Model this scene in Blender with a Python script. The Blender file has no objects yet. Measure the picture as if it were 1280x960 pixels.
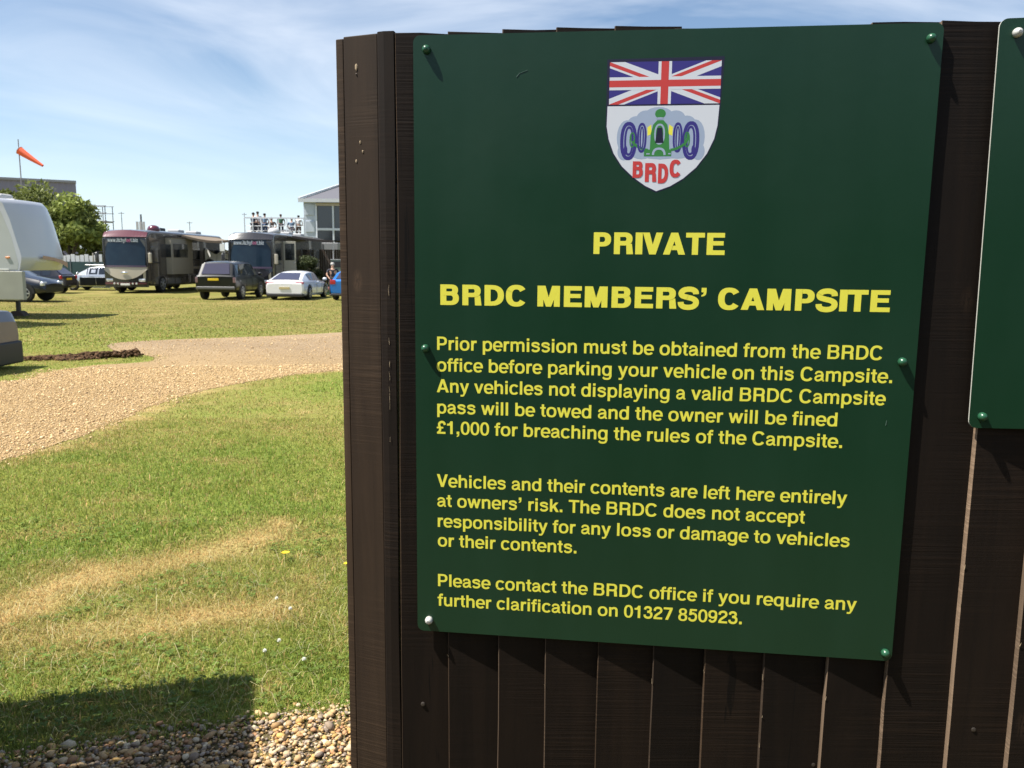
import bpy, bmesh, math, random
import numpy as np
from mathutils import Vector, Matrix
random.seed(7); rng = np.random.default_rng(7)
S = bpy.context.scene; COL = S.collection
R = math.radians

# ------------------------------------------------------------------ camera
F = 1020.0; HOR = 328.0; EYE = 1.65
_vv = np.array([-67., F*F/(480-HOR), F]); _up = -_vv/np.linalg.norm(_vv)
_fy = np.array([0, 0, 1.])-_up*_up[2]; _fy /= np.linalg.norm(_fy); _fx = np.cross(_fy, _up)
RC = np.array([_fx, _fy, _up])
cam = bpy.data.objects.new('camera', bpy.data.cameras.new('camera')); COL.objects.link(cam)
cx, cy, cz = RC@[1, 0, 0], RC@[0, -1, 0], RC@[0, 0, -1]
cam.matrix_world = Matrix(((cx[0], cy[0], cz[0], 0), (cx[1], cy[1], cz[1], 0), (cx[2], cy[2], cz[2], EYE), (0, 0, 0, 1)))
cam.data.sensor_width = 36; cam.data.lens = F/1280*36; cam.data.clip_start = .05; cam.data.clip_end = 3000
cam.data.dof.use_dof = True; cam.data.dof.focus_distance = 1.5; cam.data.dof.aperture_fstop = 17
S.camera = cam

# ------------------------------------------------------------------ sky and sun
LT = Vector((.55, .15, -1)).normalized()           # the way the sunlight travels
SUN_EL = math.asin(-LT.z); SUN_AZ = math.atan2(-LT.x, -LT.y)
W = bpy.data.worlds.new('World'); S.world = W; W.use_nodes = True
nt = W.node_tree; N = nt.nodes; L = nt.links; bg = N['Background']; bg.inputs[1].default_value = .076
sky = N.new('ShaderNodeTexSky'); sky.sky_type = 'NISHITA'; sky.sun_disc = False
sky.sun_elevation = SUN_EL; sky.sun_rotation = SUN_AZ % (2*math.pi); sky.air_density = 1.0; sky.dust_density = .25; sky.ozone_density = 2.2
tc = N.new('ShaderNodeTexCoord'); mp = N.new('ShaderNodeMapping'); mp.inputs['Rotation'].default_value = (R(12), R(-38), R(20)); mp.inputs['Scale'].default_value = (1.6, 1.6, 5.2)
mp.inputs['Location'].default_value = (6.8, 3.6, 2.4)
nz = N.new('ShaderNodeTexNoise'); nz.inputs['Scale'].default_value = 1.5; nz.inputs['Detail'].default_value = 7; nz.inputs['Roughness'].default_value = .52; nz.inputs['Distortion'].default_value = .9
cr = N.new('ShaderNodeValToRGB'); cr.color_ramp.elements[0].position = .40; cr.color_ramp.elements[1].position = .76
mx = N.new('ShaderNodeMix'); mx.data_type = 'RGBA'; mx.inputs[7].default_value = (8.2, 8.6, 9.2, 1)
mu = N.new('ShaderNodeMath'); mu.operation = 'MULTIPLY'; mu.inputs[1].default_value = .58
L.new(tc.outputs['Generated'], mp.inputs[0]); L.new(mp.outputs[0], nz.inputs['Vector']); L.new(nz.outputs['Fac'], cr.inputs[0])
L.new(cr.outputs[0], mu.inputs[0]); L.new(mu.outputs[0], mx.inputs[0]); L.new(sky.outputs[0], mx.inputs[6])
sx = N.new('ShaderNodeSeparateXYZ'); L.new(tc.outputs['Generated'], sx.inputs[0]); hz = N.new('ShaderNodeMapRange'); hz.interpolation_type = 'SMOOTHSTEP'
hz.inputs[1].default_value = -.02; hz.inputs[2].default_value = .25; hz.inputs[3].default_value = .55; hz.inputs[4].default_value = 0; L.new(sx.outputs[2], hz.inputs[0])
m2 = N.new('ShaderNodeMix'); m2.data_type = 'RGBA'; m2.inputs[7].default_value = (6.6, 8.2, 9.8, 1); L.new(hz.outputs[0], m2.inputs[0]); L.new(mx.outputs[2], m2.inputs[6]); L.new(m2.outputs[2], bg.inputs[0])
sl = bpy.data.lights.new('sun', 'SUN'); sl.energy = 5.0; sl.angle = R(.5); sl.color = (1, .95, .86)
so = bpy.data.objects.new('sun', sl); COL.objects.link(so); so.rotation_euler = LT.to_track_quat('-Z', 'Y').to_euler(); so.location = (-8, -3, 14)
S.view_settings.view_transform = 'Standard'; S.view_settings.look = 'None'; S.view_settings.exposure = .90; S.view_settings.gamma = 1

# ------------------------------------------------------------------ placing helpers
def ray(px, py): return RC@np.array([px-640, py-480, F])
def gz(y):
    t = np.clip((np.asarray(y, float)-9)/19., 0, 1); return -.3*t*t*(3-2*t)
def gp(px, py):
    r = ray(px, py); z = 0.
    for _ in range(12):
        t = (z-EYE)/r[2]; z = float(gz(r[1]*t))
    return np.array([r[0]*t, r[1]*t, z])
def X(px, d, py=323): r = ray(px, py); return float(r[0]/r[1]*d)
def Z(py, d, px=200): r = ray(px, py); return float(EYE+r[2]/r[1]*d)

# ------------------------------------------------------------------ value noise (numpy)
_T = rng.random((512, 512))
def vn(x, y, s):
    x = np.asarray(x)*s+200; y = np.asarray(y)*s+200
    xi = np.floor(x).astype(int); yi = np.floor(y).astype(int); fx = x-xi; fy = y-yi
    fx = fx*fx*(3-2*fx); fy = fy*fy*(3-2*fy)
    a = _T[xi % 512, yi % 512]; b = _T[(xi+1) % 512, yi % 512]; c = _T[xi % 512, (yi+1) % 512]; d = _T[(xi+1) % 512, (yi+1) % 512]
    return (a*(1-fx)+b*fx)*(1-fy)+(c*(1-fx)+d*fx)*fy
def fbm(x, y, s): return .5*vn(x, y, s)+.28*vn(x, y, s*2.3+.1)+.22*vn(x, y, s*5.1+.2)

# ------------------------------------------------------------------ materials
MATS = {}
def mat(name, col, rough=.5, metal=0, spec=.5, noise=None, bump=None, coat=0, emit=None, trans=0, attr=None, sub=0):
    """noise = (scale, (r,g,b) second colour, detail, amount[, stretch]); bump = (scale, strength, distance[, stretch])"""
    if name in MATS: return MATS[name]
    m = bpy.data.materials.new(name); m.use_nodes = True; nt = m.node_tree; b = nt.nodes['Principled BSDF']
    b.inputs['Base Color'].default_value = (*col, 1); b.inputs['Roughness'].default_value = rough; b.inputs['Metallic'].default_value = metal
    b.inputs['Specular IOR Level'].default_value = spec; b.inputs['Coat Weight'].default_value = coat; b.inputs['Transmission Weight'].default_value = trans
    tc = nt.nodes.new('ShaderNodeTexCoord')
    def nse(scale, detail, stretch):
        mp = nt.nodes.new('ShaderNodeMapping'); mp.inputs['Scale'].default_value = stretch
        nt.links.new(tc.outputs['Object'], mp.inputs[0])
        n = nt.nodes.new('ShaderNodeTexNoise'); n.inputs['Scale'].default_value = scale; n.inputs['Detail'].default_value = detail; n.inputs['Roughness'].default_value = .6
        nt.links.new(mp.outputs[0], n.inputs['Vector']); return n
    src = None
    if attr:
        a = nt.nodes.new('ShaderNodeAttribute'); a.attribute_name = attr; src = a.outputs['Color']
    if noise:
        sc, c2, det, amt = noise[:4]; st = noise[4] if len(noise) > 4 else (1, 1, 1)
        n = nse(sc, det, st); r = nt.nodes.new('ShaderNodeValToRGB'); r.color_ramp.elements[0].position = .35; r.color_ramp.elements[1].position = .68
        q = nt.nodes.new('ShaderNodeMath'); q.operation = 'MULTIPLY'; q.inputs[1].default_value = amt
        x = nt.nodes.new('ShaderNodeMix'); x.data_type = 'RGBA'; x.inputs[6].default_value = (*col, 1); x.inputs[7].default_value = (*c2, 1)
        nt.links.new(n.outputs['Fac'], r.inputs[0]); nt.links.new(r.outputs[0], q.inputs[0]); nt.links.new(q.outputs[0], x.inputs[0])
        if src: nt.links.new(src, x.inputs[6])
        src = x.outputs[2]
    if src: nt.links.new(src, b.inputs['Base Color'])
    if bump:
        sc, stg, dist = bump[:3]; st = bump[3] if len(bump) > 3 else (1, 1, 1)
        n = nse(sc, 4, st); bp = nt.nodes.new('ShaderNodeBump'); bp.inputs['Strength'].default_value = stg; bp.inputs['Distance'].default_value = dist
        nt.links.new(n.outputs['Fac'], bp.inputs['Height']); nt.links.new(bp.outputs[0], b.inputs['Normal'])
    if emit: b.inputs['Emission Color'].default_value = (*emit, 1); b.inputs['Emission Strength'].default_value = 1
    MATS[name] = m; return m

# ------------------------------------------------------------------ mesh builder
class MB:
    def __init__(s): s.v = []; s.f = []
    def add(s, vs, fs):
        o = len(s.v); s.v += [tuple(map(float, v)) for v in vs]; s.f += [tuple(i+o for i in f) for f in fs]; return s
    def box(s, x0, y0, z0, x1, y1, z1):
        return s.add([(x0, y0, z0), (x1, y0, z0), (x1, y1, z0), (x0, y1, z0), (x0, y0, z1), (x1, y0, z1), (x1, y1, z1), (x0, y1, z1)],
                     [(0, 3, 2, 1), (4, 5, 6, 7), (0, 1, 5, 4), (1, 2, 6, 5), (2, 3, 7, 6), (3, 0, 4, 7)])
    def prism(s, pts, axis, a, b):
        n = len(pts)
        def mk(p, t): return {'x': (t, p[0], p[1]), 'y': (p[0], t, p[1]), 'z': (p[0], p[1], t)}[axis]
        return s.add([mk(p, a) for p in pts]+[mk(p, b) for p in pts], [tuple(range(n)), tuple(range(2*n-1, n-1, -1))]+[(i, n+i, n+(i+1) % n, (i+1) % n) for i in range(n)])
    def tube(s, p0, p1, r0, r1=None, n=8, cap=True):
        r1 = r0 if r1 is None else r1; p0 = Vector(p0); p1 = Vector(p1); d = (p1-p0).normalized()
        a = d.orthogonal().normalized(); b = d.cross(a)
        vs = [p0+(a*math.cos(t)+b*math.sin(t))*r0 for t in [2*math.pi*i/n for i in range(n)]]+[p1+(a*math.cos(t)+b*math.sin(t))*r1 for t in [2*math.pi*i/n for i in range(n)]]
        return s.add(vs, [(i, (i+1) % n, n+(i+1) % n, n+i) for i in range(n)]+([tuple(range(n-1, -1, -1)), tuple(range(n, 2*n))] if cap else []))
    def lathe(s, prof, c, axis='z', n=16):
        vs = []; fs = []; m = len(prof)
        for i in range(n):
            t = 2*math.pi*i/n
            for r, h in prof:
                p = (r*math.cos(t), r*math.sin(t), h)
                if axis == 'x': p = (h, p[0], p[1])
                if axis == 'y': p = (p[0], -h, p[1])
                vs.append((p[0]+c[0], p[1]+c[1], p[2]+c[2]))
        for i in range(n):
            j = (i+1) % n
            for k in range(m-1): fs.append((i*m+k, j*m+k, j*m+k+1, i*m+k+1))
        fs.append(tuple(i*m+m-1 for i in range(n))); fs.append(tuple(i*m for i in range(n-1, -1, -1)))
        return s.add(vs, fs)
    def ball(s, c, rx, ry, rz, sub=1, jit=0):
        bm = bmesh.new(); bmesh.ops.create_icosphere(bm, subdivisions=sub, radius=1)
        vs = []
        for v in bm.verts:
            k = 1+random.uniform(-jit, jit); vs.append((c[0]+v.co.x*rx*k, c[1]+v.co.y*ry*k, c[2]+v.co.z*rz*k))
        fs = [tuple(v.index for v in f.verts) for f in bm.faces]; bm.free(); return s.add(vs, fs)
    def grid(s, rows):
        m = len(rows[0]); return s.add([p for r in rows for p in r], [(i*m+j, i*m+j+1, (i+1)*m+j+1, (i+1)*m+j) for i in range(len(rows)-1) for j in range(m-1)])
    def build(s, name, material, parent=None, smooth=False, bevel=0, seg=2):
        me = bpy.data.meshes.new(name); me.from_pydata(s.v, [], s.f)
        for m in (material if isinstance(material, (list, tuple)) else [material]): me.materials.append(m)
        bm = bmesh.new(); bm.from_mesh(me); bmesh.ops.recalc_face_normals(bm, faces=bm.faces); bm.to_mesh(me); bm.free()
        if smooth: me.shade_smooth()
        o = bpy.data.objects.new(name, me); COL.objects.link(o)
        if parent is not None: o.parent = parent
        if bevel:
            b = o.modifiers.new('bevel', 'BEVEL'); b.width = bevel; b.segments = seg; b.limit_method = 'ANGLE'; b.angle_limit = R(35)
            me.shade_smooth(); w = o.modifiers.new('wn', 'WEIGHTED_NORMAL'); w.keep_sharp = True
        return o
def tag(o, label=None, cat=None, group=None, kind=None):
    if label: o['label'] = label
    if cat: o['category'] = cat
    if group: o['group'] = group
    if kind: o['kind'] = kind
    return o
def thing(name, label, cat, loc, rz=0, group=None):
    o = bpy.data.objects.new(name, None); COL.objects.link(o); o.location = loc; o.rotation_euler = (0, 0, rz); o.empty_display_size = .2
    return tag(o, label, cat, group)
def copy_tree(o, parent=None):
    c = o.copy(); COL.objects.link(c); c.parent = parent
    for ch in [x for x in list(COL.objects) if x.parent == o]: copy_tree(ch, c)
    return c
def npmesh(name, V, Fc, material, col=None, smooth=False, parent=None):
    """V (n,3), Fc (m,k) numpy arrays; col (n,4) point colours"""
    me = bpy.data.meshes.new(name); k = Fc.shape[1]
    me.vertices.add(len(V)); me.vertices.foreach_set('co', V.astype(np.float32).ravel())
    me.loops.add(Fc.size); me.loops.foreach_set('vertex_index', Fc.astype(np.int32).ravel())
    me.polygons.add(len(Fc)); me.polygons.foreach_set('loop_start', np.arange(0, Fc.size, k, dtype=np.int32))
    me.update(calc_edges=True)
    if col is not None:
        a = me.color_attributes.new('Col', 'FLOAT_COLOR', 'POINT'); a.data.foreach_set('color', col.astype(np.float32).ravel())
    me.materials.append(material)
    if smooth: me.shade_smooth()
    o = bpy.data.objects.new(name, me); COL.objects.link(o)
    if parent: o.parent = parent
    return o

# ------------------------------------------------------------------ the ground
LOWER = np.array([gp(*p)[:2] for p in ((-500, 700), (0, 577), (50, 562), (100, 545), (150, 523), (200, 503), (250, 489), (300, 480), (360, 470), (428, 463), (520, 452), (700, 440), (950, 432), (1300, 428))])
UPPER = np.array([gp(*p)[:2] for p in ((-500, 520), (0, 478), (50, 468), (110, 459), (188, 453), (184, 446), (150, 440), (135, 431), (200, 426), (300, 421), (428, 415), (560, 409), (700, 404), (950, 399), (1300, 397))])
DRIVE = np.vstack([LOWER, UPPER[::-1]])
def inpoly(x, y, P):
    x = np.asarray(x); c = np.zeros(x.shape, bool); n = len(P)
    for i in range(n):
        x0, y0 = P[i]; x1, y1 = P[(i+1) % n]
        if y0 == y1: continue
        c ^= ((y0 > y) != (y1 > y)) & (x < (x1-x0)*(y-y0)/(y1-y0)+x0)
    return c
GA, GB = gp(440, 884)[:2], gp(0, 938)[:2]
def gravel_edge(x):                                   # y of the border between lawn and the stones by the fence
    return GA[1]+(GB[1]-GA[1])/(GB[0]-GA[0])*(x-GA[0])+.035*(vn(x, x*0, 3.)-.5)*2+.03*(vn(x, x*0+5, 11.)-.5)
SP1, SP2 = [gp(*p)[:2] for p in ((20, 760), (120, 722), (230, 700), (330, 668))], [gp(*p)[:2] for p in ((20, 800), (110, 795), (200, 775), (330, 762))]
def segd(x, y, P):
    d = np.full(np.shape(x), 9.)
    for a, b in zip(P[:-1], P[1:]):
        ab = b-a; t = np.clip(((x-a[0])*ab[0]+(y-a[1])*ab[1])/(ab@ab), 0, 1)
        d = np.minimum(d, np.hypot((x-a[0]-ab[0]*t), (y-a[1]-ab[1]*t)))
    return d
def dry(x, y):
    n = fbm(x, y, .55); n2 = fbm(x+31, y*1.6+7, 2.4); n3 = fbm(x, y, .16)
    v = np.clip((n-.50)*2.6, 0, 1)*.5+np.clip((n2-.56)*3.0, 0, 1)*.55
    v += (.55+.5*n2)*np.exp(-(segd(x, y, SP1)/(.13+.2*n2))**2)+(.3+.55*n2)*np.exp(-(segd(x, y, SP2)/(.14+.16*n2))**2)
    v += .55*np.exp(-(segd(x, y, LOWER[1:])/.28)**2)*(.4+n2)
    v += np.clip((np.asarray(y)-10)/25, 0, 1)*(.34+.16*np.clip((n3-.42)*3, 0, 1))
    return np.clip(v, 0, 1)
GREEN, LUSH, OLIVE, STRAW = np.array([.265, .31, .064]), np.array([.215, .285, .050]), np.array([.30, .285, .080]), np.array([.56, .42, .18])
def lawn_col(x, y):
    d = dry(x, y)[..., None]; fk = 1-.30*np.clip((np.asarray(y)-12)/14, 0, 1)[..., None]; l = np.clip((fbm(x+70, y+20, .9)-.45)*4, 0, 1)[..., None]
    c = GREEN*(1-l)+LUSH*l
    a = np.clip(d*2, 0, 1); b = np.clip(d*2-1, 0, 1)
    c = c*(1-a)+OLIVE*a; return (c*(1-b)+STRAW*b)*fk
def multi(lo, segs, hi):
    l = [segs[0][0]]
    for a, b, st in segs: l += list(np.arange(l[-1]+st, b, st))
    st = segs[0][2]; pre = [l[0]]
    while pre[-1] > lo: st *= 1.3; pre.append(pre[-1]-st)
    st = segs[-1][2]
    while l[-1] < hi: st *= 1.25; l.append(l[-1]+st)
    return np.array(pre[:0:-1]+l)
gx = multi(-1600, [(-34, -9, .25), (-9, .4, .05)], 1600); gy = multi(-1600, [(.6, 13.5, .05), (13.5, 46, .16)], 1600)
XX, YY = np.meshgrid(gx, gy, indexing='ij')
ZZ = gz(YY)+(vn(XX, YY, .35)-.5)*.05*np.clip((YY-3)/6, 0, 1)*np.clip((60-YY)/20, 0, 1)
def surf(x, y): return gz(y)+(vn(x, y, .35)-.5)*.05*np.clip((np.asarray(y)-3)/6, 0, 1)*np.clip((60-np.asarray(y))/20, 0, 1)
C = lawn_col(XX, YY)*.80
onst = (YY < gravel_edge(XX)+.02)
C[onst] = (.10, .075, .05)
V = np.stack([XX, YY, ZZ], -1).reshape(-1, 3); nx, ny = XX.shape
idx = np.arange(nx*ny).reshape(nx, ny)
Fq = np.stack([idx[:-1, :-1], idx[1:, :-1], idx[1:, 1:], idx[:-1, 1:]], -1).reshape(-1, 4)
Mground = mat('lawn', (.1, .16, .03), .95, spec=.1, attr='Col', noise=(42, (.30, .27, .07), 6, .42), bump=(60, .9, .03))
g = npmesh('ground', V, Fq, Mground, np.concatenate([C.reshape(-1, 3), np.ones((nx*ny, 1))], 1), True); tag(g, kind='structure')

# the drive: a sheet cut to its curve, laid just over the lawn
bm = bmesh.new()
def smooth_poly(P, n=6):
    out = []
    for i in range(len(P)-1):
        p0 = P[max(i-1, 0)]; p1 = P[i]; p2 = P[i+1]; p3 = P[min(i+2, len(P)-1)]
        for k in range(n):
            t = k/n; out.append(.5*((2*p1)+(-p0+p2)*t+(2*p0-5*p1+4*p2-p3)*t*t+(-p0+3*p1-3*p2+p3)*t**3))
    out.append(P[-1]); return np.array(out)
LO, UP = smooth_poly(LOWER), smooth_poly(UPPER); LO[:, 1] += (vn(LO[:, 0], LO[:, 1], 2.)-.5)*.16; UP[:, 1] += (vn(UP[:, 0], UP[:, 1], 2.)-.5)*.2
DRIVE = np.vstack([LO, UP[::-1]])
dx = np.arange(-16, 13, .045); dy = np.arange(4.5, 26, .045); DX, DY = np.meshgrid(dx, dy, indexing='ij')
cxm = (DX[:-1, :-1]+DX[1:, 1:])/2; cym = (DY[:-1, :-1]+DY[1:, 1:])/2; ins = inpoly(cxm, cym, DRIVE)
idx = np.arange(DX.size).reshape(DX.shape); Fq = np.stack([idx[:-1, :-1], idx[1:, :-1], idx[1:, 1:], idx[:-1, 1:]], -1)[ins]
used = np.unique(Fq); remap = np.zeros(DX.size, int); remap[used] = np.arange(len(used))
Vd = np.stack([DX.ravel(), DY.ravel(), (surf(DX, DY)+.004+.02*(fbm(DX, DY, 1.4)-.5)*0).ravel()], -1)[used]
gn = fbm(Vd[:, 0], Vd[:, 1], .8)[:, None]; far = np.clip((Vd[:, 1]-11.5)/5, 0, 1)[:, None]
cd = np.array([.64, .455, .235])*(1-gn*.3)*(1-far)+np.array([.53, .40, .26])*(1-.35*gn)*far
Mdrive = mat('drive', (.5, .36, .2), .95, spec=.1, attr='Col', noise=(30, (.27, .17, .08), 8, .7), bump=(48, 1, .05))
o = npmesh('gravel_drive', Vd, remap[Fq], Mdrive, np.concatenate([cd, np.ones((len(Vd), 1))], 1), True); tag(o, kind='structure')

# ------------------------------------------------------------------ stones
def ico(sub):
    bm = bmesh.new(); bmesh.ops.create_icosphere(bm, subdivisions=sub, radius=1)
    v = np.array([x.co[:] for x in bm.verts]); f = np.array([[q.index for q in x.verts] for x in bm.faces]); bm.free(); return v, f
def rotm(n):
    q = rng.normal(size=(n, 4)); q /= np.linalg.norm(q, axis=1)[:, None]; w, x, y, z = q.T
    return np.stack([1-2*(y*y+z*z), 2*(x*y-z*w), 2*(x*z+y*w), 2*(x*y+z*w), 1-2*(x*x+z*z), 2*(y*z-x*w), 2*(x*z-y*w), 2*(y*z+x*w), 1-2*(x*x+y*y)], -1).reshape(n, 3, 3)
def stones(name, x, y, r, cols, sub, material, flat=.62, sink=.35, zf=None, jit=.28, smooth=True):
    v, f = ico(sub) if sub else (np.array([(1, 0, 0), (-1, 0, 0), (0, 1, 0), (0, -1, 0), (0, 0, 1), (0, 0, -1.)]), np.array([(0, 2, 4), (2, 1, 4), (1, 3, 4), (3, 0, 4), (2, 0, 5), (1, 2, 5), (3, 1, 5), (0, 3, 5)])); n = len(x); nv = len(v)
    sc = rng.uniform(.55, 1.15, (n, 1, 3)); P = v[None]*(1+rng.uniform(-jit, jit, (n, nv, 1)))*sc
    P = np.einsum('nij,nkj->nki', rotm(n), P)*r[:, None, None]; P[:, :, 2] *= flat
    zb = surf(x, y) if zf is None else zf
    P += np.stack([x, y, zb+r*flat*sink], -1)[:, None]
    Fc = (f[None]+(np.arange(n)*nv)[:, None, None]).reshape(-1, 3)
    c = np.repeat(cols, nv, axis=0); return npmesh(name, P.reshape(-1, 3), Fc, material, np.concatenate([c, np.ones((len(c), 1))], 1), smooth)
PAL = np.array([(.62, .42, .20), (.66, .50, .30), (.48, .29, .12), (.33, .25, .18), (.58, .38, .18), (.40, .32, .25), (.72, .60, .40), (.52, .27, .13), (.25, .20, .16), (.64, .40, .13)])*.92
Mst = mat('flint', (.5, .4, .3), .72, spec=.3, attr='Col', noise=(140, (.25, .18, .11), 4, .35), bump=(220, .35, .004))
n = 33000
x = rng.uniform(-2.5, .2, n); y = rng.uniform(1.7, 2.95, n)
k = y < gravel_edge(x)+rng.normal(0, .03, n); x, y = x[k], y[k]; n = len(x)
r = np.clip(rng.lognormal(math.log(.0068), .45, n), .0032, .024)
o = stones('gravel_bed', x, y, r, PAL[rng.integers(0, len(PAL), n)]*rng.uniform(.75, 1.15, (n, 1)), 1, Mst, zf=surf(x, y)+rng.uniform(-.004, .012, n))
tag(o, 'coarse tan and grey gravel along the foot of the dark fence', 'gravel', kind='stuff')
n = 240000
y = 4.5+16*rng.random(n)**1.15; x = np.where(rng.random(n) < .85, rng.uniform(-.74, -.1, n), rng.uniform(-.1, .5, n))*y
dn = inpoly(x, y, DRIVE) | (inpoly(x+rng.normal(0, .13, n)+(fbm(x, y, 2.)-.5)*.5, y+rng.normal(0, .11, n), DRIVE))
k = dn & (x > -.72*y-.4) & (x < .5*y) & (rng.random(n) < np.where(y < 12.2+.25*(x+7), 1, .10)); x, y = x[k], y[k]; n = len(x)
r = np.clip(rng.lognormal(math.log(.0064), .40, n), .0040, .022)*(1+.05*(y-6).clip(0))
PD = np.array([(.74, .53, .28), (.68, .48, .24), (.82, .64, .38), (.54, .37, .19), (.64, .45, .23), (.78, .57, .32), (.42, .29, .16)])
o = stones('drive_gravel', x, y, r, PD[rng.integers(0, len(PD), n)]*rng.uniform(.8, 1.15, (n, 1)), 0, mat('drive_stone', (.5, .4, .3), .9, spec=.15, attr='Col'), zf=surf(x, y)+.006, smooth=False)
tag(o, 'loose golden gravel strewn over the curving drive', 'gravel', kind='stuff')
# dug soil at the drive's edge
n = 1500; t = rng.random(n)**.85; A = gp(24, 449); B = gp(167, 447)
x = A[0]+(B[0]-A[0])*t+rng.normal(0, .05, n); y = A[1]+(B[1]-A[1])*t+rng.normal(0, .13, n)+.12*np.sin(t*9)
hgt = (.03+.08*np.clip(t*1.4-.3, 0, 1))*(.45+.9*vn(x, y, 2.6)); u = rng.random(n)
r = rng.uniform(.014, .048, n)
o = stones('dug_soil', x, y, r, np.array([[.085, .05, .028]])*rng.uniform(.5, 1.7, (n, 1)), 1, mat('soil', (.1, .06, .03), .95, spec=.1, attr='Col', bump=(60, .5, .02)), flat=.8, zf=surf(x, y)+hgt*u*np.exp(-((y-(A[1]+(B[1]-A[1])*t))/.22)**2), smooth=False)
tag(o, 'ridge of dark freshly dug soil where lawn meets drive', 'soil', kind='stuff')

# ------------------------------------------------------------------ grass blades
def blades(name, x, y, h, w, lean, cols, label):
    n = len(x); a = rng.uniform(0, 2*math.pi, n); wd = np.stack([np.cos(a), np.sin(a), 0*a], -1)
    b = rng.uniform(0, 2*math.pi, n); ld = np.stack([np.cos(b), np.sin(b), 0*b], -1)
    base = np.stack([x, y, surf(x, y)-.004], -1); up = np.array([0, 0, 1.])
    mid = base+up*(h*.6)[:, None]+ld*(h*lean*.35)[:, None]; tip = base+up*(h*np.clip(1-lean*.35, .15, 1))[:, None]+ld*(h*lean)[:, None]
    hw = (w/2)[:, None]*wd
    P = np.stack([base-hw, base+hw, mid+hw*.8, mid-hw*.8, tip], 1)
    i = (np.arange(n)*5)[:, None]
    Fc = np.concatenate([i+[0, 1, 2], i+[0, 2, 3], i+[3, 2, 4]], 0)
    c = np.repeat(cols, 5, axis=0); c = np.concatenate([c, np.ones((len(c), 1))], 1)
    o = npmesh(name, P.reshape(-1, 3), Fc, Mgrass, c); return tag(o, label, 'grass', kind='stuff')
Mgrass = mat('grass_blade', (.1, .2, .03), .6, spec=.25, attr='Col')
_nt = Mgrass.node_tree; _b = _nt.nodes['Principled BSDF']; _tr = _nt.nodes.new('ShaderNodeBsdfTranslucent'); _mx = _nt.nodes.new('ShaderNodeMixShader'); _mx.inputs[0].default_value = .42
_at = [q for q in _nt.nodes if q.type == 'ATTRIBUTE'][0]; _nt.links.new(_at.outputs['Color'], _tr.inputs[0]); _nt.links.new(_b.outputs[0], _mx.inputs[1]); _nt.links.new(_tr.outputs[0], _mx.inputs[2])
_nt.links.new(_mx.outputs[0], _nt.nodes['Material Output'].inputs[0])
def scatter(n, y0, y1, hm, wm, tight=0):
    y = rng.uniform(y0, y1, n); x = np.where(rng.random(n) < .80, rng.uniform(-.78, -.12, n)*y, rng.uniform(-.12, .62, n)*y)-.15*rng.random(n)
    j = rng.normal(0, .10, n)+(fbm(x, y, 1.7)-.5)*.7; k = (y > gravel_edge(x)+rng.normal(0, .05, n)-.03) & ~inpoly(x+j, y+rng.normal(0, .08, n)+(fbm(x+9, y, 2.3)-.5)*.4, DRIVE); x, y = x[k], y[k]; n = len(x)
    tuft = fbm(x, y, 3.5); d = dry(x, y)
    h = hm*np.clip(rng.lognormal(-.1, .38, n), .35, 2.2)*(.55+1.0*tuft)*(1-.35*d); w = wm*rng.uniform(.7, 1.3, n)
    c = lawn_col(x, y)*rng.uniform(.72, 1.35, (n, 1)); s = (rng.random(n) < .10+.55*d)[:, None]
    c = np.where(s, STRAW*rng.uniform(.7, 1.25, (n, 1)), c)
    c[:, 0] *= rng.uniform(.85, 1.2, n)
    return x, y, h, w, rng.uniform(.1, 1.25, n), c
blades('lawn_grass', *scatter(112000, 2.4, 4.4, .027, .0034), 'green blades with straw tips in the nearest lawn beyond the gravel')
blades('lawn_grass', *scatter(146000, 4.4, 8.5, .027, .0052), 'mown blades on the lawn short of the drive')
blades('lawn_grass', *scatter(72000, 8.5, 16, .027, .0085), 'short blades on the lawn around the drive bend')
blades('lawn_grass', *scatter(84000, 16, 42, .030, .024), 'short blades on the far lawn under the parked vehicles')
n = 1100; y = rng.uniform(2.5, 4.4, n); x = rng.uniform(-.75, -.12, n)*y; k = (y > gravel_edge(x)) & ~inpoly(x, y, DRIVE); x, y = x[k], y[k]; n = len(x)
blades('dry_stalks', x, y, rng.uniform(.05, .10, n), np.full(n, .0022), rng.uniform(.8, 2.2, n), np.tile([[.62, .55, .30]], (n, 1))*rng.uniform(.7, 1.2, (n, 1)), 'long pale dead stalks lying over the near lawn')
n = 2600; y = rng.uniform(2.5, 5.0, n); x = rng.uniform(-.75, -.12, n)*y; k = (y > gravel_edge(x)) & (fbm(x+3, y+8, 1.9) > .50) & (dry(x, y) < .5); x, y = x[k], y[k]; n = len(x)
hh = rng.uniform(.012, .030, n); r = rng.uniform(.005, .010, n); a0 = rng.uniform(0, 6.28, n); Vc = []
for q in range(3):
    a = a0+q*2.094; cxx, cyy = x+r*np.cos(a), y+r*np.sin(a)
    for w in range(5):
        b = a+w*1.2566; Vc.append(np.stack([cxx+r*.85*np.cos(b), cyy+r*.85*np.sin(b), surf(x, y)+hh+.003*np.cos(w*2.1+a0)], -1))
Vc = np.stack(Vc, 1).reshape(-1, 3); Fc = np.arange(n*15).reshape(-1, 5)
o = npmesh('clover_leaves', Vc, Fc, Mgrass, np.concatenate([np.repeat(np.array([[.15, .22, .045]])*rng.uniform(.7, 1.4, (n, 1)), 15, axis=0), np.ones((n*15, 1))], 1)); tag(o, 'small round clover leaves mixed into the near lawn', 'clover', kind='stuff')
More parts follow.
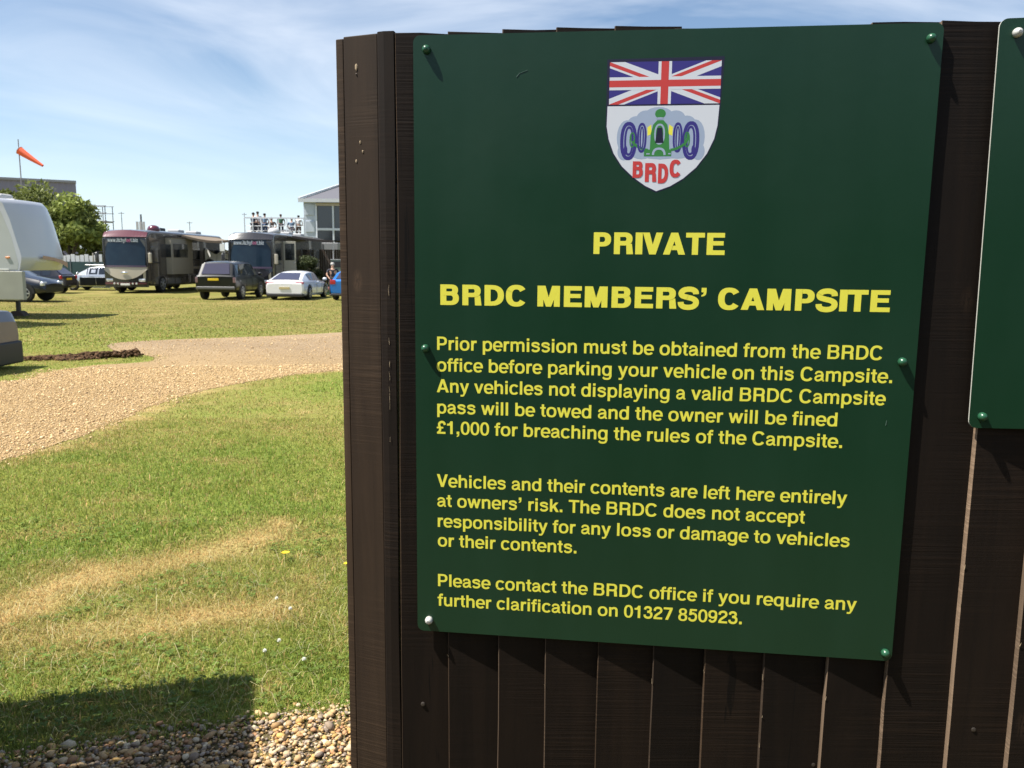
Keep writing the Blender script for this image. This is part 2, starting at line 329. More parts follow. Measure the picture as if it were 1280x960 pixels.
# flowers
Mwf = mat('clover_white', (.8, .8, .72), .7); Mstem = mat('stem_green', (.09, .17, .03), .6); Myf = mat('dandelion_yellow', (.85, .62, .02), .6)
for k, (px, py, lab) in enumerate([(330, 824, 'small white clover head nearest the shadow in the grass'), (348, 811, 'white clover head just behind another at lawn edge'), (345, 757, 'tiny white clover head halfway up the near lawn'),
                                   (362, 770, 'pale clover head in grass left of fence edge'), (379, 835, 'white clover head closest to gravel and fence')]):
    p = gp(px, py); t = thing('clover_flower', lab, 'flower', (p[0], p[1], surf(p[0], p[1])), 0, 'white clover heads in the lawn')
    MB().tube((0, 0, 0), (.004, 0, .035), .0012, n=5).build('stem', Mstem, t)
    m = MB()
    for q in range(26):
        a = q*2.4; e = math.acos(1-1.7*(q+.5)/26); d = Vector((math.sin(e)*math.cos(a), math.sin(e)*math.sin(a), math.cos(e))); m.tube(Vector((.004, 0, .039))+d*.003, Vector((.004, 0, .039))+d*.009, .0018, .001, 4)
    m.build('flower_head', Mwf, t)
for px, py, s, lab in [(357, 702, 1.3, 'bright yellow dandelion in the lawn near the fence edge'), (433, 712, .9, 'yellow dandelion half hidden beside the fence edge')]:
    p = gp(px, py); t = thing('dandelion', lab, 'flower', (p[0], p[1], surf(p[0], p[1])), 0, 'yellow dandelions in the lawn'); t.scale = (s, s, s)
    MB().tube((0, 0, 0), (0, 0, .04), .0015, n=5).build('stem', Mstem, t)
    m = MB()
    for q in range(30):
        a = q*2.4; rr = .004+.012*(q/30)**.5; m.add([(0, 0, .04), (rr*math.cos(a-.2), rr*math.sin(a-.2), .043), (rr*1.25*math.cos(a), rr*1.25*math.sin(a), .044), (rr*math.cos(a+.2), rr*math.sin(a+.2), .043)], [(0, 1, 2, 3)])
    m.build('petals', Myf, t)

# ------------------------------------------------------------------ the fence
U0 = Vector((-.16257, 1.35991, 0)); YAW = R(-7.043); ZT = 2.0045
def wood(name, c1, c2, vert=True):
    """rough sawn stained timber: grain up the board, fine saw marks across"""
    m = bpy.data.materials.new(name); m.use_nodes = True; nt = m.node_tree; b = nt.nodes['Principled BSDF']; NN = nt.nodes; LL = nt.links
    tc = NN.new('ShaderNodeTexCoord'); oi = NN.new('ShaderNodeObjectInfo')
    ad = NN.new('ShaderNodeVectorMath'); ad.operation = 'ADD'; sc = NN.new('ShaderNodeVectorMath'); sc.operation = 'SCALE'; sc.inputs['Scale'].default_value = 9.3
    cmb = NN.new('ShaderNodeCombineXYZ'); LL.new(oi.outputs['Random'], cmb.inputs[0]); LL.new(oi.outputs['Random'], cmb.inputs[2])
    LL.new(cmb.outputs[0], sc.inputs[0]); LL.new(tc.outputs['Object'], ad.inputs[0]); LL.new(sc.outputs[0], ad.inputs[1])
    def nz(scale, st, det, rough=.6, dist=0):
        mp = NN.new('ShaderNodeMapping'); mp.inputs['Scale'].default_value = st; LL.new(ad.outputs[0], mp.inputs[0])
        n = NN.new('ShaderNodeTexNoise'); n.inputs['Scale'].default_value = scale; n.inputs['Detail'].default_value = det; n.inputs['Roughness'].default_value = rough; n.inputs['Distortion'].default_value = dist
        LL.new(mp.outputs[0], n.inputs['Vector']); return n.outputs['Fac']
    def ramp(i, a, b_):
        r = NN.new('ShaderNodeValToRGB'); r.color_ramp.elements[0].position = a; r.color_ramp.elements[1].position = b_; LL.new(i, r.inputs[0]); return r.outputs[0]
    def mixc(f, a, b_):
        x = NN.new('ShaderNodeMix'); x.data_type = 'RGBA'
        for i, v in ((0, f), (6, a), (7, b_)):
            if isinstance(v, tuple): x.inputs[i].default_value = (*v, 1)
            elif isinstance(v, float): x.inputs[i].default_value = v
            else: LL.new(v, x.inputs[i])
        return x.outputs[2]
    def mul(a, k):
        q = NN.new('ShaderNodeMath'); q.operation = 'MULTIPLY'; LL.new(a, q.inputs[0])
        if isinstance(k, float): q.inputs[1].default_value = k
        else: LL.new(k, q.inputs[1])
        return q.outputs[0]
    def addm(a, c):
        q = NN.new('ShaderNodeMath'); q.operation = 'ADD'; LL.new(a, q.inputs[0]); LL.new(c, q.inputs[1]); return q.outputs[0]
    grain = nz(26, (1, 1, .06), 6, .65, .5); blot = nz(3.2, (1.3, 1, .7), 4); saw = nz(90, (.05, .3, 3.2), 3, .55); chip = nz(34, (1, 1, 1), 8, .7); sawm = ramp(nz(2.6, (1, 1, 1), 3), .42, .68)
    c = mixc(ramp(grain, .3, .7), c1, c2); c = mixc(mul(ramp(blot, .35, .75), .55), c, tuple(k*.55 for k in c1))
    c = mixc(mul(ramp(saw, .5, .62), mul(sawm, .35)), c, tuple(k*2.2 for k in c2)); c = mixc(mul(ramp(chip, .73, .77), .5), c, (.26, .19, .12))
    vo = NN.new('ShaderNodeTexVoronoi'); vm = NN.new('ShaderNodeMapping'); vm.inputs['Scale'].default_value = (5.5, 1, 2.6); LL.new(ad.outputs[0], vm.inputs[0]); LL.new(vm.outputs[0], vo.inputs['Vector']); vo.inputs['Scale'].default_value = 1.
    kr = NN.new('ShaderNodeValToRGB'); kr.color_ramp.elements[0].position = .035; kr.color_ramp.elements[0].color = (1, 1, 1, 1); kr.color_ramp.elements[1].position = .085; kr.color_ramp.elements[1].color = (0, 0, 0, 1); LL.new(vo.outputs['Distance'], kr.inputs[0])
    c = mixc(mul(kr.outputs[0], .8), c, tuple(k*2.6 for k in c2)); ks = ramp(nz(300, (1, 1, .25), 3), .5, .6); c = mixc(mul(mul(kr.outputs[0], 1.), ks), c, tuple(k*.3 for k in c1))
    cr2 = ramp(nz(11, (1, 1, .035), 5, .7, 1.2), .655, .665); c = mixc(mul(cr2, .8), c, tuple(k*.25 for k in c1))
    rv = NN.new('ShaderNodeHueSaturation'); mr = NN.new('ShaderNodeMapRange'); mr.inputs[3].default_value = .72; mr.inputs[4].default_value = 1.35; LL.new(oi.outputs['Random'], mr.inputs[0]); LL.new(mr.outputs[0], rv.inputs['Value']); LL.new(c, rv.inputs['Color'])
    LL.new(rv.outputs[0], b.inputs['Base Color']); b.inputs['Roughness'].default_value = .72; b.inputs['Specular IOR Level'].default_value = .22
    h = addm(mul(grain, .5), mul(saw, mul(sawm, .8))); bp = NN.new('ShaderNodeBump'); bp.inputs['Strength'].default_value = .55; bp.inputs['Distance'].default_value = .0022
    LL.new(h, bp.inputs['Height']); LL.new(bp.outputs[0], b.inputs['Normal']); return m
Mw = wood('stained_board', (.0070, .0042, .0025), (.0150, .0086, .0048)); Mw2 = wood('stained_post', (.028, .0175, .0105), (.053, .033, .0195)); Mwe = wood('sunlit_board_edge', (.12, .083, .055), (.20, .14, .095))
Mwe2 = wood('half_sunlit_board_edge', (.048, .033, .022), (.085, .058, .040))  # thick left edges coloured paler to carry the sunlight that falls on them
fence = thing('timber_fence', 'dark brown feather-edge timber fence carrying the green signs', 'fence', U0, YAW)
ED = [-.0315, .0527, .1413, .2257, .3174, .4103, .4975, .5961, .6982, .7950, .8990, .9935, 1.088, 1.181, 1.277, 1.372, 1.468, 1.56, 1.655, 1.75]
TOPP = {0: .006, 1: .006, 2: .0075, 3: .0085, 4: .0075, 5: .003, 6: -.001, 7: .0, 8: .004, 9: .0035, 10: .004, 11: .003}
def board(i, u0, u1, dl, dr, top, lean=0):
    """one feather-edge board: thick lit edge at the left, thin edge tucked under the next"""
    nz_ = 26; rows = []; prof = [(u0+.0005, dl+.022), (u0, dl+.0022), (u0+.0018, dl), (u0+(u1-u0)*.5, (dl+dr)/2), (u1+.010, dr+.001), (u1+.010, dr+.005), (u0+.012, dl+.022)]
    ph = random.uniform(0, 6); amp = random.uniform(.0006, .0018)
    vs = []; fs = []; m = len(prof)
    for k in range(nz_+1):
        z = -.02+(top+.02)*k/nz_; wob = amp*math.sin(z*4.3+ph)+random.uniform(-.0004, .0004)
        for q, (u, d) in enumerate(prof):
            zz = z+(random.uniform(-.0015, .0015) if k == nz_ else 0)
            vs.append((u+(wob if q < 4 else 0)+lean*(z-1), d+(random.uniform(-.0003, .0003) if q in (1, 2) else 0), zz))
    for k in range(nz_):
        for q in range(m): fs.append((k*m+q, k*m+(q+1) % m, (k+1)*m+(q+1) % m, (k+1)*m+q))
    fs.append(tuple(range(m))); fs.append(tuple(nz_*m+q for q in range(m)))
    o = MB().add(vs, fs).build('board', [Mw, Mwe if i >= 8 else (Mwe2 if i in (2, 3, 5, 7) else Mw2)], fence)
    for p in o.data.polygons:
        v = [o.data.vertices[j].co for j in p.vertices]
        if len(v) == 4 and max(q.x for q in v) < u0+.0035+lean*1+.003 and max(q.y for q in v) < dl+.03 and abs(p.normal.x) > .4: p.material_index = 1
    return o
for i in range(len(ED)-1): board(i, ED[i], ED[i+1], .0075, .0185, ZT+TOPP.get(i, random.uniform(.003, .014)))
# warped, rough-sawn end strip and the angled corner post left of the boards
rows = []; m = MB()
for k in range(41):
    z = -.02+(ZT+.0095+.02)*k/40; w = -.037+.004*math.sin(z*5)+(.012*max(0, z-1.2)*(-.5)); j = random.uniform(-.0012, .0012); w2 = .0012*math.sin(z*3.1+1)+.0006*math.sin(z*11)
    rows.append([(-.0640, .0205, z), (-.0625, .0150, z), (-.0600, .0112+j*.3, z), (-.050, .0084+j*.4, z), (-.0345+w2, .0078+j*.3, z), (-.0338+w2, .0092, z), (-.0335+w2, .028, z), (-.0625, .032, z), (-.0640, .0205, z)])
m.grid(rows); m.add(rows[-1][:-1], [tuple(range(8))]); m.build('end_strip', Mw, fence)
P0 = Vector((-.0645, .0215)); D = Vector((-math.cos(R(15)), math.sin(R(15)))); NN_ = Vector((D.y, -D.x))*-1
def strip(name, a0, a1, off, th, top, material, bev=.002):
    nrm = Vector((math.sin(R(15)), math.cos(R(15))))
    p = [P0+D*a0+nrm*off, P0+D*a1+nrm*off, P0+D*a1+nrm*(off+th), P0+D*a0+nrm*(off+th)]
    return MB().prism([tuple(q) for q in p], 'z', -.02, top).build(name, material, fence, bevel=bev, seg=2)
strip('corner_board', .0, .0650, 0, .022, ZT+.0105, Mw2); strip('corner_board', .0675, .0825, .004, .03, ZT+.009, Mw2); strip('corner_post', .005, .076, .036, .075, ZT-.01, Mw)
for zz in (.35, 1.05, 1.75): MB().box(-.02, .032, zz, 1.75, .070, zz+.08).build('rail', Mw, fence, bevel=.003)
for u in (.9, 1.66): MB().box(u, .072, -.02, u+.1, .172, ZT-.05).build('fence_post', Mw, fence, bevel=.004)
# splinters, nails and knots on the boards
Mspl = mat('raw_splinter', (.42, .32, .2), .8)
m = MB()
for k in range(70):
    e = random.choice(ED[1:12]); z = random.uniform(.55, 1.95); l = random.uniform(.003, .012); a = random.gauss(math.pi/2, .35)
    m.tube((e+random.uniform(-.001, .003), .0068, z), (e+l*math.cos(a)*.5, .0060, z+l*math.sin(a)), .0006, .0002, 4)
for k in range(16):
    z = random.uniform(1.28, 1.62); m.tube((-.047+.0009*math.sin(z*9), .0072, z), (-.047+random.gauss(0, .0006), .0072, z+random.uniform(.003, .014)), .00028, .00015, 4)
o = m.build('splinter', Mspl, fence); tag(o, kind='stuff')
for u, z in ((.006, .86), (.69, .80), (.94, .89)):
    d = .0075+(.011)*min(1, max(0, ((u-max([e for e in ED if e <= u]))/.095)))
    MB().lathe([(.0042, -.001), (.0038, .0008), (.002, .0014)], (u, d, z), 'y', 10).build('nail_head', mat('nail', (.10, .085, .075), .5, metal=.7), fence)
cb = Vector((U0.x, U0.y, 0))
def post_pt(a, off, z):
    nrm = Vector((math.sin(R(15)), math.cos(R(15)))); p = P0+D*a+nrm*off; return (p.x, p.y, z)
MB().ball(post_pt(.040, -.0005, 1.965), .0022, .0012, .0055, 2, .15).build('nail_scar', Mspl, fence)
MB().ball(post_pt(.040, -.0007, 1.954), .0014, .001, .0016, 1).build('nail_head', mat('nail', (.1, .085, .075), .5), fence)
for a, z in ((.035, 1.845), (.030, 1.83), (.043, 1.815)): MB().ball(post_pt(a, -.0005, z), .0016, .001, .003, 1, .2).build('nail_scar', Mspl, fence)

# ------------------------------------------------------------------ lettering: bold grotesque drawn glyph by glyph
def sup(c, s, n=2.35): return math.copysign(abs(c)**(2/n), c)
def ring(cx, cy, rx, ry, tx, ty, a0=0, a1=360, n=24):
    ir, iy = rx-tx, ry-ty; o = []; i = []
    for k in range(n+1):
        t = R(a0+(a1-a0)*k/n); c, s = sup(math.cos(t), 0), sup(math.sin(t), 0); o.append((cx+rx*c, cy+ry*s)); i.append((cx+ir*c, cy+iy*s))
    return [[o[k], o[k+1], i[k+1], i[k]] for k in range(n)]
def rect(x0, y0, x1, y1): return [[(x0, y0), (x1, y0), (x1, y1), (x0, y1)]]
def stroke(pts, w, n=5):
    P = smooth_poly(np.array(pts, float), n); T = np.gradient(P, axis=0); T /= np.linalg.norm(T, axis=1)[:, None]; Nn = np.stack([-T[:, 1], T[:, 0]], 1)*w/2
    A = P+Nn; B = P-Nn; return [[tuple(A[k]), tuple(A[k+1]), tuple(B[k+1]), tuple(B[k])] for k in range(len(P)-1)]
def bowl(xs, xr, y0, y1, V, H, f=.52):
    ry = (y1-y0)/2; rx = min(ry*1.15, (xr-xs)*f+V*.3); c = xr-rx
    return rect(xs, y1-H, c, y1)+rect(xs, y0, c, y0+H)+ring(c, (y0+y1)/2, rx, ry, V, H, -90, 90, 14)
def mir(ps, c): return [[(2*c-x, y) for x, y in p] for p in ps]
ADV = dict(a=556, b=611, c=556, d=611, e=556, f=333, g=611, h=611, i=278, k=556, l=278, m=889, n=611, o=611, p=611, q=611, r=389, s=556, t=333, u=611, v=556, w=778, y=556, z=500,
           A=722, B=722, C=722, D=722, P=667, R=722, T=611, V=667, E=667, M=833, S=667, I=278)
ADV.update({'.': 278, ',': 278, '’': 278, '£': 556, ' ': 278}); ADV.update({c: 556 for c in '0123456789'})
def glyph(ch, V=128, H=106):
    q = V-128
    if ch == 'B': return rect(74, 0, 74+V+12, 718)+bowl(150, 640, 335, 718, V+8, H)+bowl(150, 668, 0, 335+H, V+12, H)
    if ch == 'D': return rect(74, 0, 74+V+12, 718)+bowl(150, 686, 0, 718, V+12, H+8, .62)
    if ch == 'P': return rect(74, 0, 74+V+12, 718)+bowl(150, 628, 250, 718, V+12, H+6)
    if ch == 'R': return rect(74, 0, 74+V+12, 718)+bowl(150, 656, 288, 718, V+12, H+6)+[[(498-q*.4, 0), (668+q*.3, 0), (632+q*.2, 345), (482-q*.4, 345)]]
    if ch == 'C': return ring(372, 359, 330, 376, V+14, H+14, 34, 326, 30)
    if ch == 'A': l = [[(16, 0), (172+q, 0), (432+q*.3, 718), (278-q*.5, 718)]]; return l+mir(l, 361)+rect(170, 148, 552, 148+H+4)
    if ch == 'V': l = [[(16, 718), (176+q, 718), (404+q*.3, 0), (256-q*.5, 0)]]; return l+mir(l, 333)
    if ch == 'T': return rect(14, 718-H-12, 598, 718)+rect(306-V/2-6, 0, 306+V/2+6, 718-H)
    if ch == 'E': return rect(74, 0, 74+V+12, 718)+rect(150, 718-H-10, 622, 718)+rect(150, 310, 590, 310+H)+rect(150, 0, 632, H+10)
    if ch == 'I': return rect(64-q*.3, 0, 64+V+12+q*.3, 718)
    if ch == 'M': l = [[(90, 718), (278+q*.7, 718), (500, 0), (352-q*.3, 0)]]; return rect(68, 0, 68+V+4, 718)+rect(765-V-4, 0, 765, 718)+l+mir(l, 416.5)
    if ch == 'S': return stroke([(568-q*.3, 500), (536, 590), (450, 650), (322, 664), (190, 630), (118, 540), (150, 445), (300, 392), (450, 350), (548, 280), (552, 165), (470, 80), (338, 52), (200, 72), (120, 140), (96+q*.2, 232)], V*.98)
    if ch == '0': return ring(278, 350, 250, 368, V+2, H, 0, 360, 30)
    if ch == '1': return rect(248, 0, 388, 708)+[[(66, 470), (262, 470), (262, 572), (66, 572)], [(160, 560), (300, 560), (388, 708), (282, 708)]]
    if ch == '2': return stroke([(92, 470), (104, 560), (160, 628), (280, 656), (400, 625), (450, 530), (430, 440), (330, 345), (210, 255), (130, 160), (100, 60)], V)+rect(34, 0, 516, H+10)
    if ch == '3': return stroke([(96, 510), (125, 605), (205, 652), (300, 654), (395, 605), (408, 500), (340, 415), (225, 392)], V)+stroke([(225, 392), (350, 378), (448, 300), (450, 160), (380, 75), (275, 50), (160, 74), (98, 140), (84, 220)], V)
    if ch == '5': return rect(118, 598, 488, 708)+[[(112, 708), (232, 708), (202, 350), (70, 350)]]+stroke([(128, 390), (200, 440), (300, 452), (410, 400), (456, 280), (430, 140), (350, 65), (250, 48), (150, 75), (96, 140), (82, 205)], V*.95)
    if ch == '7': return rect(34, 592, 524, 708)+[[(370, 600), (524, 600), (290, 0), (132, 0)]]
    if ch == '8': return ring(278, 532, 218, 178, V*.95, H*.85, 0, 360, 24)+ring(278, 198, 246, 212, V, H*.92, 0, 360, 26)
    if ch == '9': return ring(268, 470, 242, 238, V, H, 0, 360, 26)+stroke([(446, 470), (452, 330), (420, 180), (350, 85), (255, 52), (150, 80), (100, 160)], V*.95)
    if ch == '£': return stroke([(486, 500), (455, 600), (370, 655), (260, 645), (176, 570), (168, 470), (205, 370), (225, 260), (190, 140), (110, 60)], V)+rect(34, 296, 402, 386)+rect(46, 0, 528, H+6)
    if ch == '.': return rect(66, 0, 212, 150)
    if ch in ',’': y = 0 if ch == ',' else 568; return rect(64, y, 212, y+150)+[[(132, y+4), (212, y+4), (196, y-78), (146, y-128), (66, y-146), (66, y-96), (118, y-66)]]
    if ch == 'o': return ring(305, 266, 272, 282, V+6, H, 0, 360, 28)
    if ch in 'bp': return rect(60, 0 if ch == 'b' else -206, 60+V+6, 718 if ch == 'b' else 532)+ring(322, 266, 258, 280, V+4, H, 0, 360, 28)
    if ch in 'dqg':
        g_ = rect(551-V-6, {'d': 0, 'q': -206, 'g': -60}[ch], 551, {'d': 718, 'q': 532, 'g': 532}[ch])+mir(ring(322, 266, 258, 280, V+4, H, 0, 360, 28), 305.5)
        if ch == 'g': g_ += stroke([(485, -40), (460, -120), (370, -168), (270, -172), (160, -150), (96, -82)], H)
        return g_
    if ch == 'c': return ring(300, 266, 268, 282, V+4, H, 36, 324, 26)
    if ch == 'e': return ring(288, 266, 266, 282, V+2, H, 8, 322, 28)+rect(90, 216, 548, 304)+rect(430, 216, 553, 330)
    if ch == 'a': return rect(366, 60, 366+V, 390)+stroke([(430, 120), (450, 50), (500, 36), (536, 34)], 74)+stroke([(92, 356), (125, 440), (210, 484), (300, 484), (390, 452), (428, 370)], H)+stroke([(440, 308), (320, 288), (190, 262), (104, 200), (98, 110), (160, 50), (250, 46), (350, 90), (420, 190)], H)
    if ch == 'f': return rect(86, 0, 86+V+6, 560)+stroke([(86+V/2+3, 520), (160, 620), (220, 664), (326, 660)], H+14)+rect(10, 436, 320, 528)
    if ch in 'hn': return rect(64, 0, 64+V+8, 718 if ch == 'h' else 532)+ring(338, 330, 210, 216, V+6, H+8, 0, 152, 16)+rect(548-V-6, 0, 548, 332)
    if ch == 'm': return rect(64, 0, 64+V, 532)+ring(314, 340, 195, 206, V, H+4, 0, 150, 14)+rect(509-V, 0, 509, 342)+ring(630, 340, 195, 206, V, H+4, 0, 150, 14)+rect(825-V, 0, 825, 342)
    if ch == 'u': return [[(611-x, 532-y) for x, y in p] for p in glyph('n', V, H)]
    if ch == 'r': return rect(64, 0, 64+V+8, 532)+stroke([(150, 330), (178, 420), (250, 474), (373, 474)], H+22)
    if ch == 's': return stroke([(462, 366), (420, 446), (330, 482), (230, 484), (128, 448), (112, 372), (190, 318), (330, 282), (442, 232), (454, 140), (380, 66), (268, 46), (160, 66), (98, 140)], V*.88)
    if ch == 't': return rect(94, 110, 94+V+6, 676)+rect(10, 436, 310, 528)+stroke([(94+V/2+3, 180), (178, 80), (236, 52), (312, 52)], H)
    if ch == 'i': return rect(69, 0, 69+V+10, 532)+rect(69, 598, 69+V+10, 718)
    if ch == 'l': return rect(69, 0, 69+V+10, 718)
    if ch == 'k': return rect(64, 0, 64+V+6, 718)+[[(170, 130), (170, 300), (368, 532), (538, 532)], [(232, 262), (340, 372), (566, 0), (400, 0)]]
    if ch == 'v': l = [[(12, 532), (158, 532), (342, 0), (216, 0)]]; return l+mir(l, 278)
    if ch == 'w': l = [[(10, 532), (148, 532), (290, 0), (170, 0)], [(170, 0), (290, 0), (458, 532), (326, 532)]]; return l+mir(l, 389)
    if ch == 'y': return [[(12, 532), (160, 532), (346, 20), (232, -10)], [(544, 532), (398, 532), (214, -20), (336, -40)]]+stroke([(290, 10), (250, -90), (190, -152), (60, -150)], H-4)
    if ch == 'z': return rect(30, 0, 470, H)+rect(30, 532-H, 465, 532)+[[(30, H), (190, H), (465, 532-H), (300, 532-H)]]
    return []
def textline(body, x0, x1, base, em, V=128, H=106, depth=0., track=0):
    """quads (x, depth, z) of a line whose ink runs from x0 to x1 on the baseline"""
    pen = 0; ps = []
    for ch in body: ps += [[(pen+x, y) for x, y in p] for p in glyph(ch, V, H)]; pen += ADV[ch]+track
    xs = [x for p in ps for x, y in p]; a, b = min(xs), max(xs); sx = (x1-x0)/(b-a); m = MB()
    for k, p in enumerate(ps): m.add([(x0+(x-a)*sx, depth-(k % 40)*4e-6, base+y*em/1000) for x, y in p], [tuple(range(len(p)))])
    return m

# ------------------------------------------------------------------ the signs
def signboard(w, h, rad, th, n=6):
    pts = []
    for cx_, cz_, a in ((w-rad, h-rad, 0), (rad, h-rad, 90), (rad, rad, 180), (w-rad, rad, 270)):
        for k in range(n+1): t = R(a+90*k/n); pts.append((cx_+rad*math.cos(t), cz_+rad*math.sin(t)))
    return MB().prism(pts, 'y', -th, 0)
Mgreen = mat('green_enamel', (.0068, .037, .0160), .30, spec=.45, noise=(9, (.013, .049, .025), 6, .5, (1, 1, .12)), bump=(14, .10, .004))
_n = Mgreen.node_tree; _q = _n.nodes.new('ShaderNodeTexNoise'); _q.inputs['Scale'].default_value = 5; _q.inputs['Detail'].default_value = 8; _m = _n.nodes.new('ShaderNodeMapRange'); _m.inputs[3].default_value = .2; _m.inputs[4].default_value = .48
_n.links.new([k for k in _n.nodes if k.type == 'TEX_COORD'][0].outputs['Object'], _q.inputs['Vector']); _n.links.new(_q.outputs['Fac'], _m.inputs[0]); _n.links.new(_m.outputs[0], _n.nodes['Principled BSDF'].inputs['Roughness'])
Medge = mat('worn_sign_edge', (.20, .24, .21), .6, noise=(60, (.03, .08, .045), 5, .9)); Myel = mat('yellow_print', (.90, .84, .085), .45)
Mwhite = mat('white_print', (.72, .75, .80), .4); Mred = mat('red_print', (.62, .055, .05), .45); Mnavy = mat('navy_print', (.045, .035, .23), .4); Mpgr = mat('green_print', (.045, .24, .055), .45)
Mlb = mat('pale_blue_print', (.38, .46, .60), .4); Mink = mat('dark_print', (.015, .014, .04), .4)
SW, SH = .798, .9985
main = thing('campsite_sign', 'large green campsite notice with yellow lettering and a shield crest', 'sign', U0+Vector((math.cos(YAW)*SW/2, math.sin(YAW)*SW/2, ZT-SH)), YAW)
def sp(u, v): return (u/1000-SW/2, SH-v/1000)
b = signboard(SW, SH, .011, .003); b.v = [(x-SW/2, y+.0045, z) for x, y, z in b.v]
o = b.build('sign_panel', [Mgreen, Medge], main)
for p in o.data.polygons:
    if abs(p.normal.y) < .5: p.material_index = 1
DF = .00142                                             # front plane of the print, proud of the panel
LINES = [('PRIVATE', 293.1, 498.4, 339.8, 47.6, 180, 142, 'heading_lettering'), ('BRDC MEMBERS’ CAMPSITE', 42.8, 752.4, 425.2, 47.0, 180, 142, 'heading_lettering'),
 ('Prior permission must be obtained from the BRDC', 37, 746.5, 500.2, 31, 0, 0, 0), ('office before parking your vehicle on this Campsite.', 36.4, 764.3, 536.2, 31, 0, 0, 0),
 ('Any vehicles not displaying a valid BRDC Campsite', 36.2, 757, 571.8, 31, 0, 0, 0), ('pass will be towed and the owner will be fined', 36.8, 686, 608, 31, 0, 0, 0),
 ('£1,000 for breaching the rules of the Campsite.', 36, 696, 643, 31, 0, 0, 0), ('Vehicles and their contents are left here entirely', 35.8, 709.6, 735.8, 31, 0, 0, 0),
 ('at owners’ risk. The BRDC does not accept', 36.5, 646, 770.8, 31, 0, 0, 0), ('responsibility for any loss or damage to vehicles', 37, 718.3, 807.2, 31, 0, 0, 0),
 ('or their contents.', 37, 276.5, 842, 31, 0, 0, 0), ('Please contact the BRDC office if you require any', 37, 736.7, 914.5, 31, 0, 0, 0), ('further clarification on 01327 850923.', 36.2, 555.2, 950.5, 31, 0, 0, 0)]
for body, a, c_, base, em, v, h, nm in LINES:
    bx, bz = sp(a, base); ex, _ = sp(c_, base)
    textline(body, bx, ex, bz, em/1000, v or 126, h or 102, DF, -18 if v else -6).build(nm or 'text_line', Myel, main)
# crest
def SC(cx_, cy_): return sp(310+(cx_-105)*.2415, 44.8+(cy_-80)*.2394)
class Flat:
    def __init__(s): s.m = MB(); s.k = 0
def clip(poly, x0, y0, x1, y1):
    def cut(P, f, inter):
        out = []
        for i in range(len(P)):
            a, b = P[i-1], P[i]
            if f(b):
                if not f(a): out.append(inter(a, b))
                out.append(b)
            elif f(a): out.append(inter(a, b))
        return out
    def ix(c): return lambda a, b: (c, a[1]+(b[1]-a[1])*(c-a[0])/(b[0]-a[0]))
    def iy(c): return lambda a, b: (a[0]+(b[0]-a[0])*(c-a[1])/(b[1]-a[1]), c)
    P = poly
    for f, q in ((lambda p: p[0] >= x0, ix(x0)), (lambda p: p[0] <= x1, ix(x1)), (lambda p: p[1] >= y0, iy(y0)), (lambda p: p[1] <= y1, iy(y1))):
        if P: P = cut(P, f, q)
    return P
crest_layers = []
def flat(name, polys, material, lay, parent):
    m = MB()
    for j, p in enumerate(polys):
        if len(p) > 2: m.add([(SC(*q)[0], DF-.00005-lay*.00004-j*1.2e-6, SC(*q)[1]) for q in p], [tuple(range(len(p)))])
    return m.build(name, material, parent)
left = [(103, 362), (101, 490), (116, 570), (150, 660), (205, 742), (280, 812), (360, 868), (432, 902)]
right = [(520, 870), (600, 822), (680, 752), (745, 664), (786, 572), (803, 490), (810, 362)]
shp = [(103, 78)]+left+right+[(822, 72)]
def grow(P, c, k): return [(c[0]+(x-c[0])*k, c[1]+(y-c[1])*k) for x, y in P]
back = flat('crest', [grow(shp, (455, 440), 1.022)], Mink, -1, main)
flat('shield_field', [left+right], Mwhite, 0, back)
fx0, fy0, fx1, fy1 = 112, 88, 812, 352
flat('flag_field', [[(fx0, fy0), (fx1, fy0), (fx1, fy1), (fx0, fy1)]], Mnavy, 0, back)
def dg(a, b, w, s=0):
    d = Vector((b[0]-a[0], b[1]-a[1])).normalized(); n_ = Vector((-d.y, d.x)); a = Vector(a)+n_*s; b = Vector(b)+n_*s; a -= d*60; b += d*60
    return clip([tuple(a+n_*w), tuple(b+n_*w), tuple(b-n_*w), tuple(a-n_*w)], fx0, fy0, fx1, fy1)
cn = ((fx0+fx1)/2, (fy0+fy1)/2)
tl, tr, bl, br = (fx0, fy0), (fx1, fy0), (fx0, fy1), (fx1, fy1)
flat('flag_saltire', [dg(tl, br, 34), dg(bl, tr, 34)], Mwhite, 1, back)
flat('flag_saltire', [dg(tl, (cn[0]-20, cn[1]-8), 11, 10), dg(br, (cn[0]+20, cn[1]+8), 11, 10), dg(tr, (cn[0]+20, cn[1]-8), 11, 10), dg(bl, (cn[0]-20, cn[1]+8), 11, 10)], Mred, 2, back)
flat('flag_cross', [[(fx0, 182), (fx1, 182), (fx1, 262), (fx0, 262)], [(cn[0]-42, fy0), (cn[0]+42, fy0), (cn[0]+42, fy1), (cn[0]-42, fy1)]], Mwhite, 3, back)
flat('flag_cross', [[(fx0, 202), (fx1, 202), (fx1, 244), (fx0, 244)], [(cn[0]-24, fy0), (cn[0]+24, fy0), (cn[0]+24, fy1), (cn[0]-24, fy1)]], Mred, 4, back)
def disc(cx_, cy_, rx, ry, n=20): return [(cx_+rx*math.cos(2*math.pi*k/n), cy_+ry*math.sin(2*math.pi*k/n)) for k in range(n)]
flat('crest_cloud', [disc(*d) for d in ((230, 560, 62, 110), (215, 650, 40, 55), (290, 480, 60, 55), (350, 440, 60, 50), (430, 420, 90, 50), (450, 560, 240, 140), (540, 440, 60, 48), (610, 480, 60, 55), (665, 560, 62, 110), (690, 650, 40, 55), (330, 630, 90, 68), (560, 630, 110, 66))], Mlb, 1, back)
